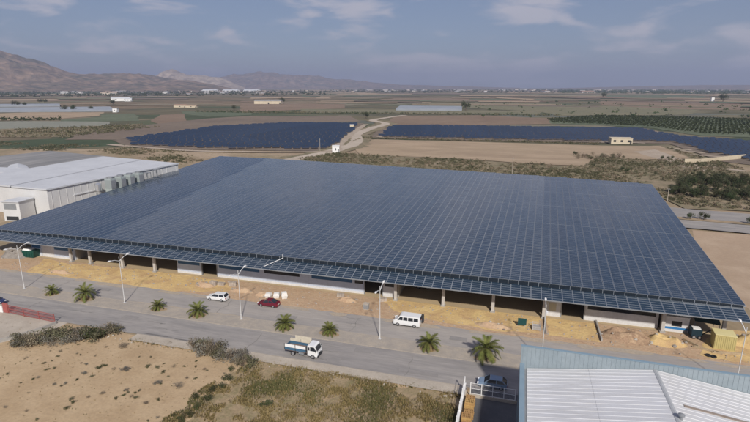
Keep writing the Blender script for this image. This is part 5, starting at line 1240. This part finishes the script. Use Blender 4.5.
# ------------------------------------------------------------------ warehouse yard: fence, wall, pallets
t = thing('white_fence', 'white mesh fence across the front of the warehouse yard', 'fence', (0,0,0))
fx = [-4.4,-2.9,-1.4,.1,1.6]
MB().box(-4.5,62.62,.1,1.85,62.82,.55).build('base_wall', concrete_lt, t)
for u in fx: MB().box(u-.05,62.67,.5,u+.05,62.77,2.3).build('post', white_paint, t)
for z in (.62, 1.4, 2.22): MB().box(-4.4,62.70,z,1.6,62.74,z+.05).build('rail', white_paint, t)
mw = MB(); u = -4.35
while u < 1.6: mw.box(u,62.71,.6,u+.012,62.73,2.24); u += .12
mw.build('wire_mesh', galv, t)
t = thing('white_side_wall', 'white wall with posts along the left side of the warehouse yard', 'wall', (0,0,0))
MB().box(-5.35,20,.05,-5.15,63.6,1.5).build('panel', white_paint, t); MB().box(-5.4,20,1.503,-5.1,63.6,1.58).build('coping', white_paint, t)
for v in range(24, 64, 3): MB().box(-5.32,v,1.58,-5.2,v+.12,2.9).build('post', white_paint, t)
for z in (2.1, 2.8): MB().box(-5.29,24,z,-5.23,63.1,z+.05).build('rail', white_paint, t)
pal_m = mat('new_pallet_wood', (.46,.29,.115), (.38,.23,.09), scale=2.5, rough=.8, objrand=.15)
pal = MB()
for i in range(6): pal.box(-.6+i*.215,-.5,.10,-.6+i*.215+.13,.5,.125)
for y in (-.5,-.06,.38): pal.box(-.6,y,0,.6,y+.12,.1)
pal_me = mesh_of(pal, 'pallet', pal_m); rpz = random.Random(3)
for si, (u, v, n) in enumerate(((-4.2,60.9,9),(-4.25,59.6,11),(-4.15,58.2,7),(-4.3,56.7,10),(-4.2,55.2,8))):
    for k in range(n):
        o = link('pallet', pal_me, None, (u + rpz.uniform(-.05,.05), v + rpz.uniform(-.05,.05), .13 + k*.13), rpz.uniform(-.04,.04))
        tag(o, 'new wooden pallet in the %s stack along the white yard wall' % ['first', 'second', 'third', 'fourth', 'fifth'][si] + (', topmost' if k == n-1 else ''), 'pallet', 'stacked pallets in the yard, stack %s' % 'abcde'[si])

# utility posts behind the hall
for i, p in enumerate(((54.34, 206.79), (-126.7, 306.2), (-3.01, 249.10))):
    t = thing('utility_post', ['white post beside the back right corner of the solar roof', 'thin pole in front of the left solar farm', 'thin pole in the scrub behind the solar roof'][i], 'post', (p[0], p[1], .3))
    MB().tube([(0,0,0),(0,0,9 if i else 5)], [.14,.10], 8).build('shaft', concrete_lt, t); MB().box(-.6,-.06,8.3 if i else 4.6,.6,.06,8.42 if i else 4.72).build('cross_arm', grey_metal, t)

# ------------------------------------------------------------------ the air: one even haze over the plain
hz = MB().box(-26000,-4000,-4,26000,29000,760).build('haze', None); hz.data.materials.clear()
hm = bpy.data.materials.new('haze_air'); hm.use_nodes = True; hn = hm.node_tree.nodes; hn.clear()
vp = hn.new('ShaderNodeVolumePrincipled'); vp.inputs['Color'].default_value = (.52,.60,.82,1); vp.inputs['Density'].default_value = 0.95e-4; vp.inputs['Anisotropy'].default_value = .2
ho = hn.new('ShaderNodeOutputMaterial'); hm.node_tree.links.new(vp.outputs[0], ho.inputs['Volume']); hz.data.materials.append(hm)
stuff(hz)
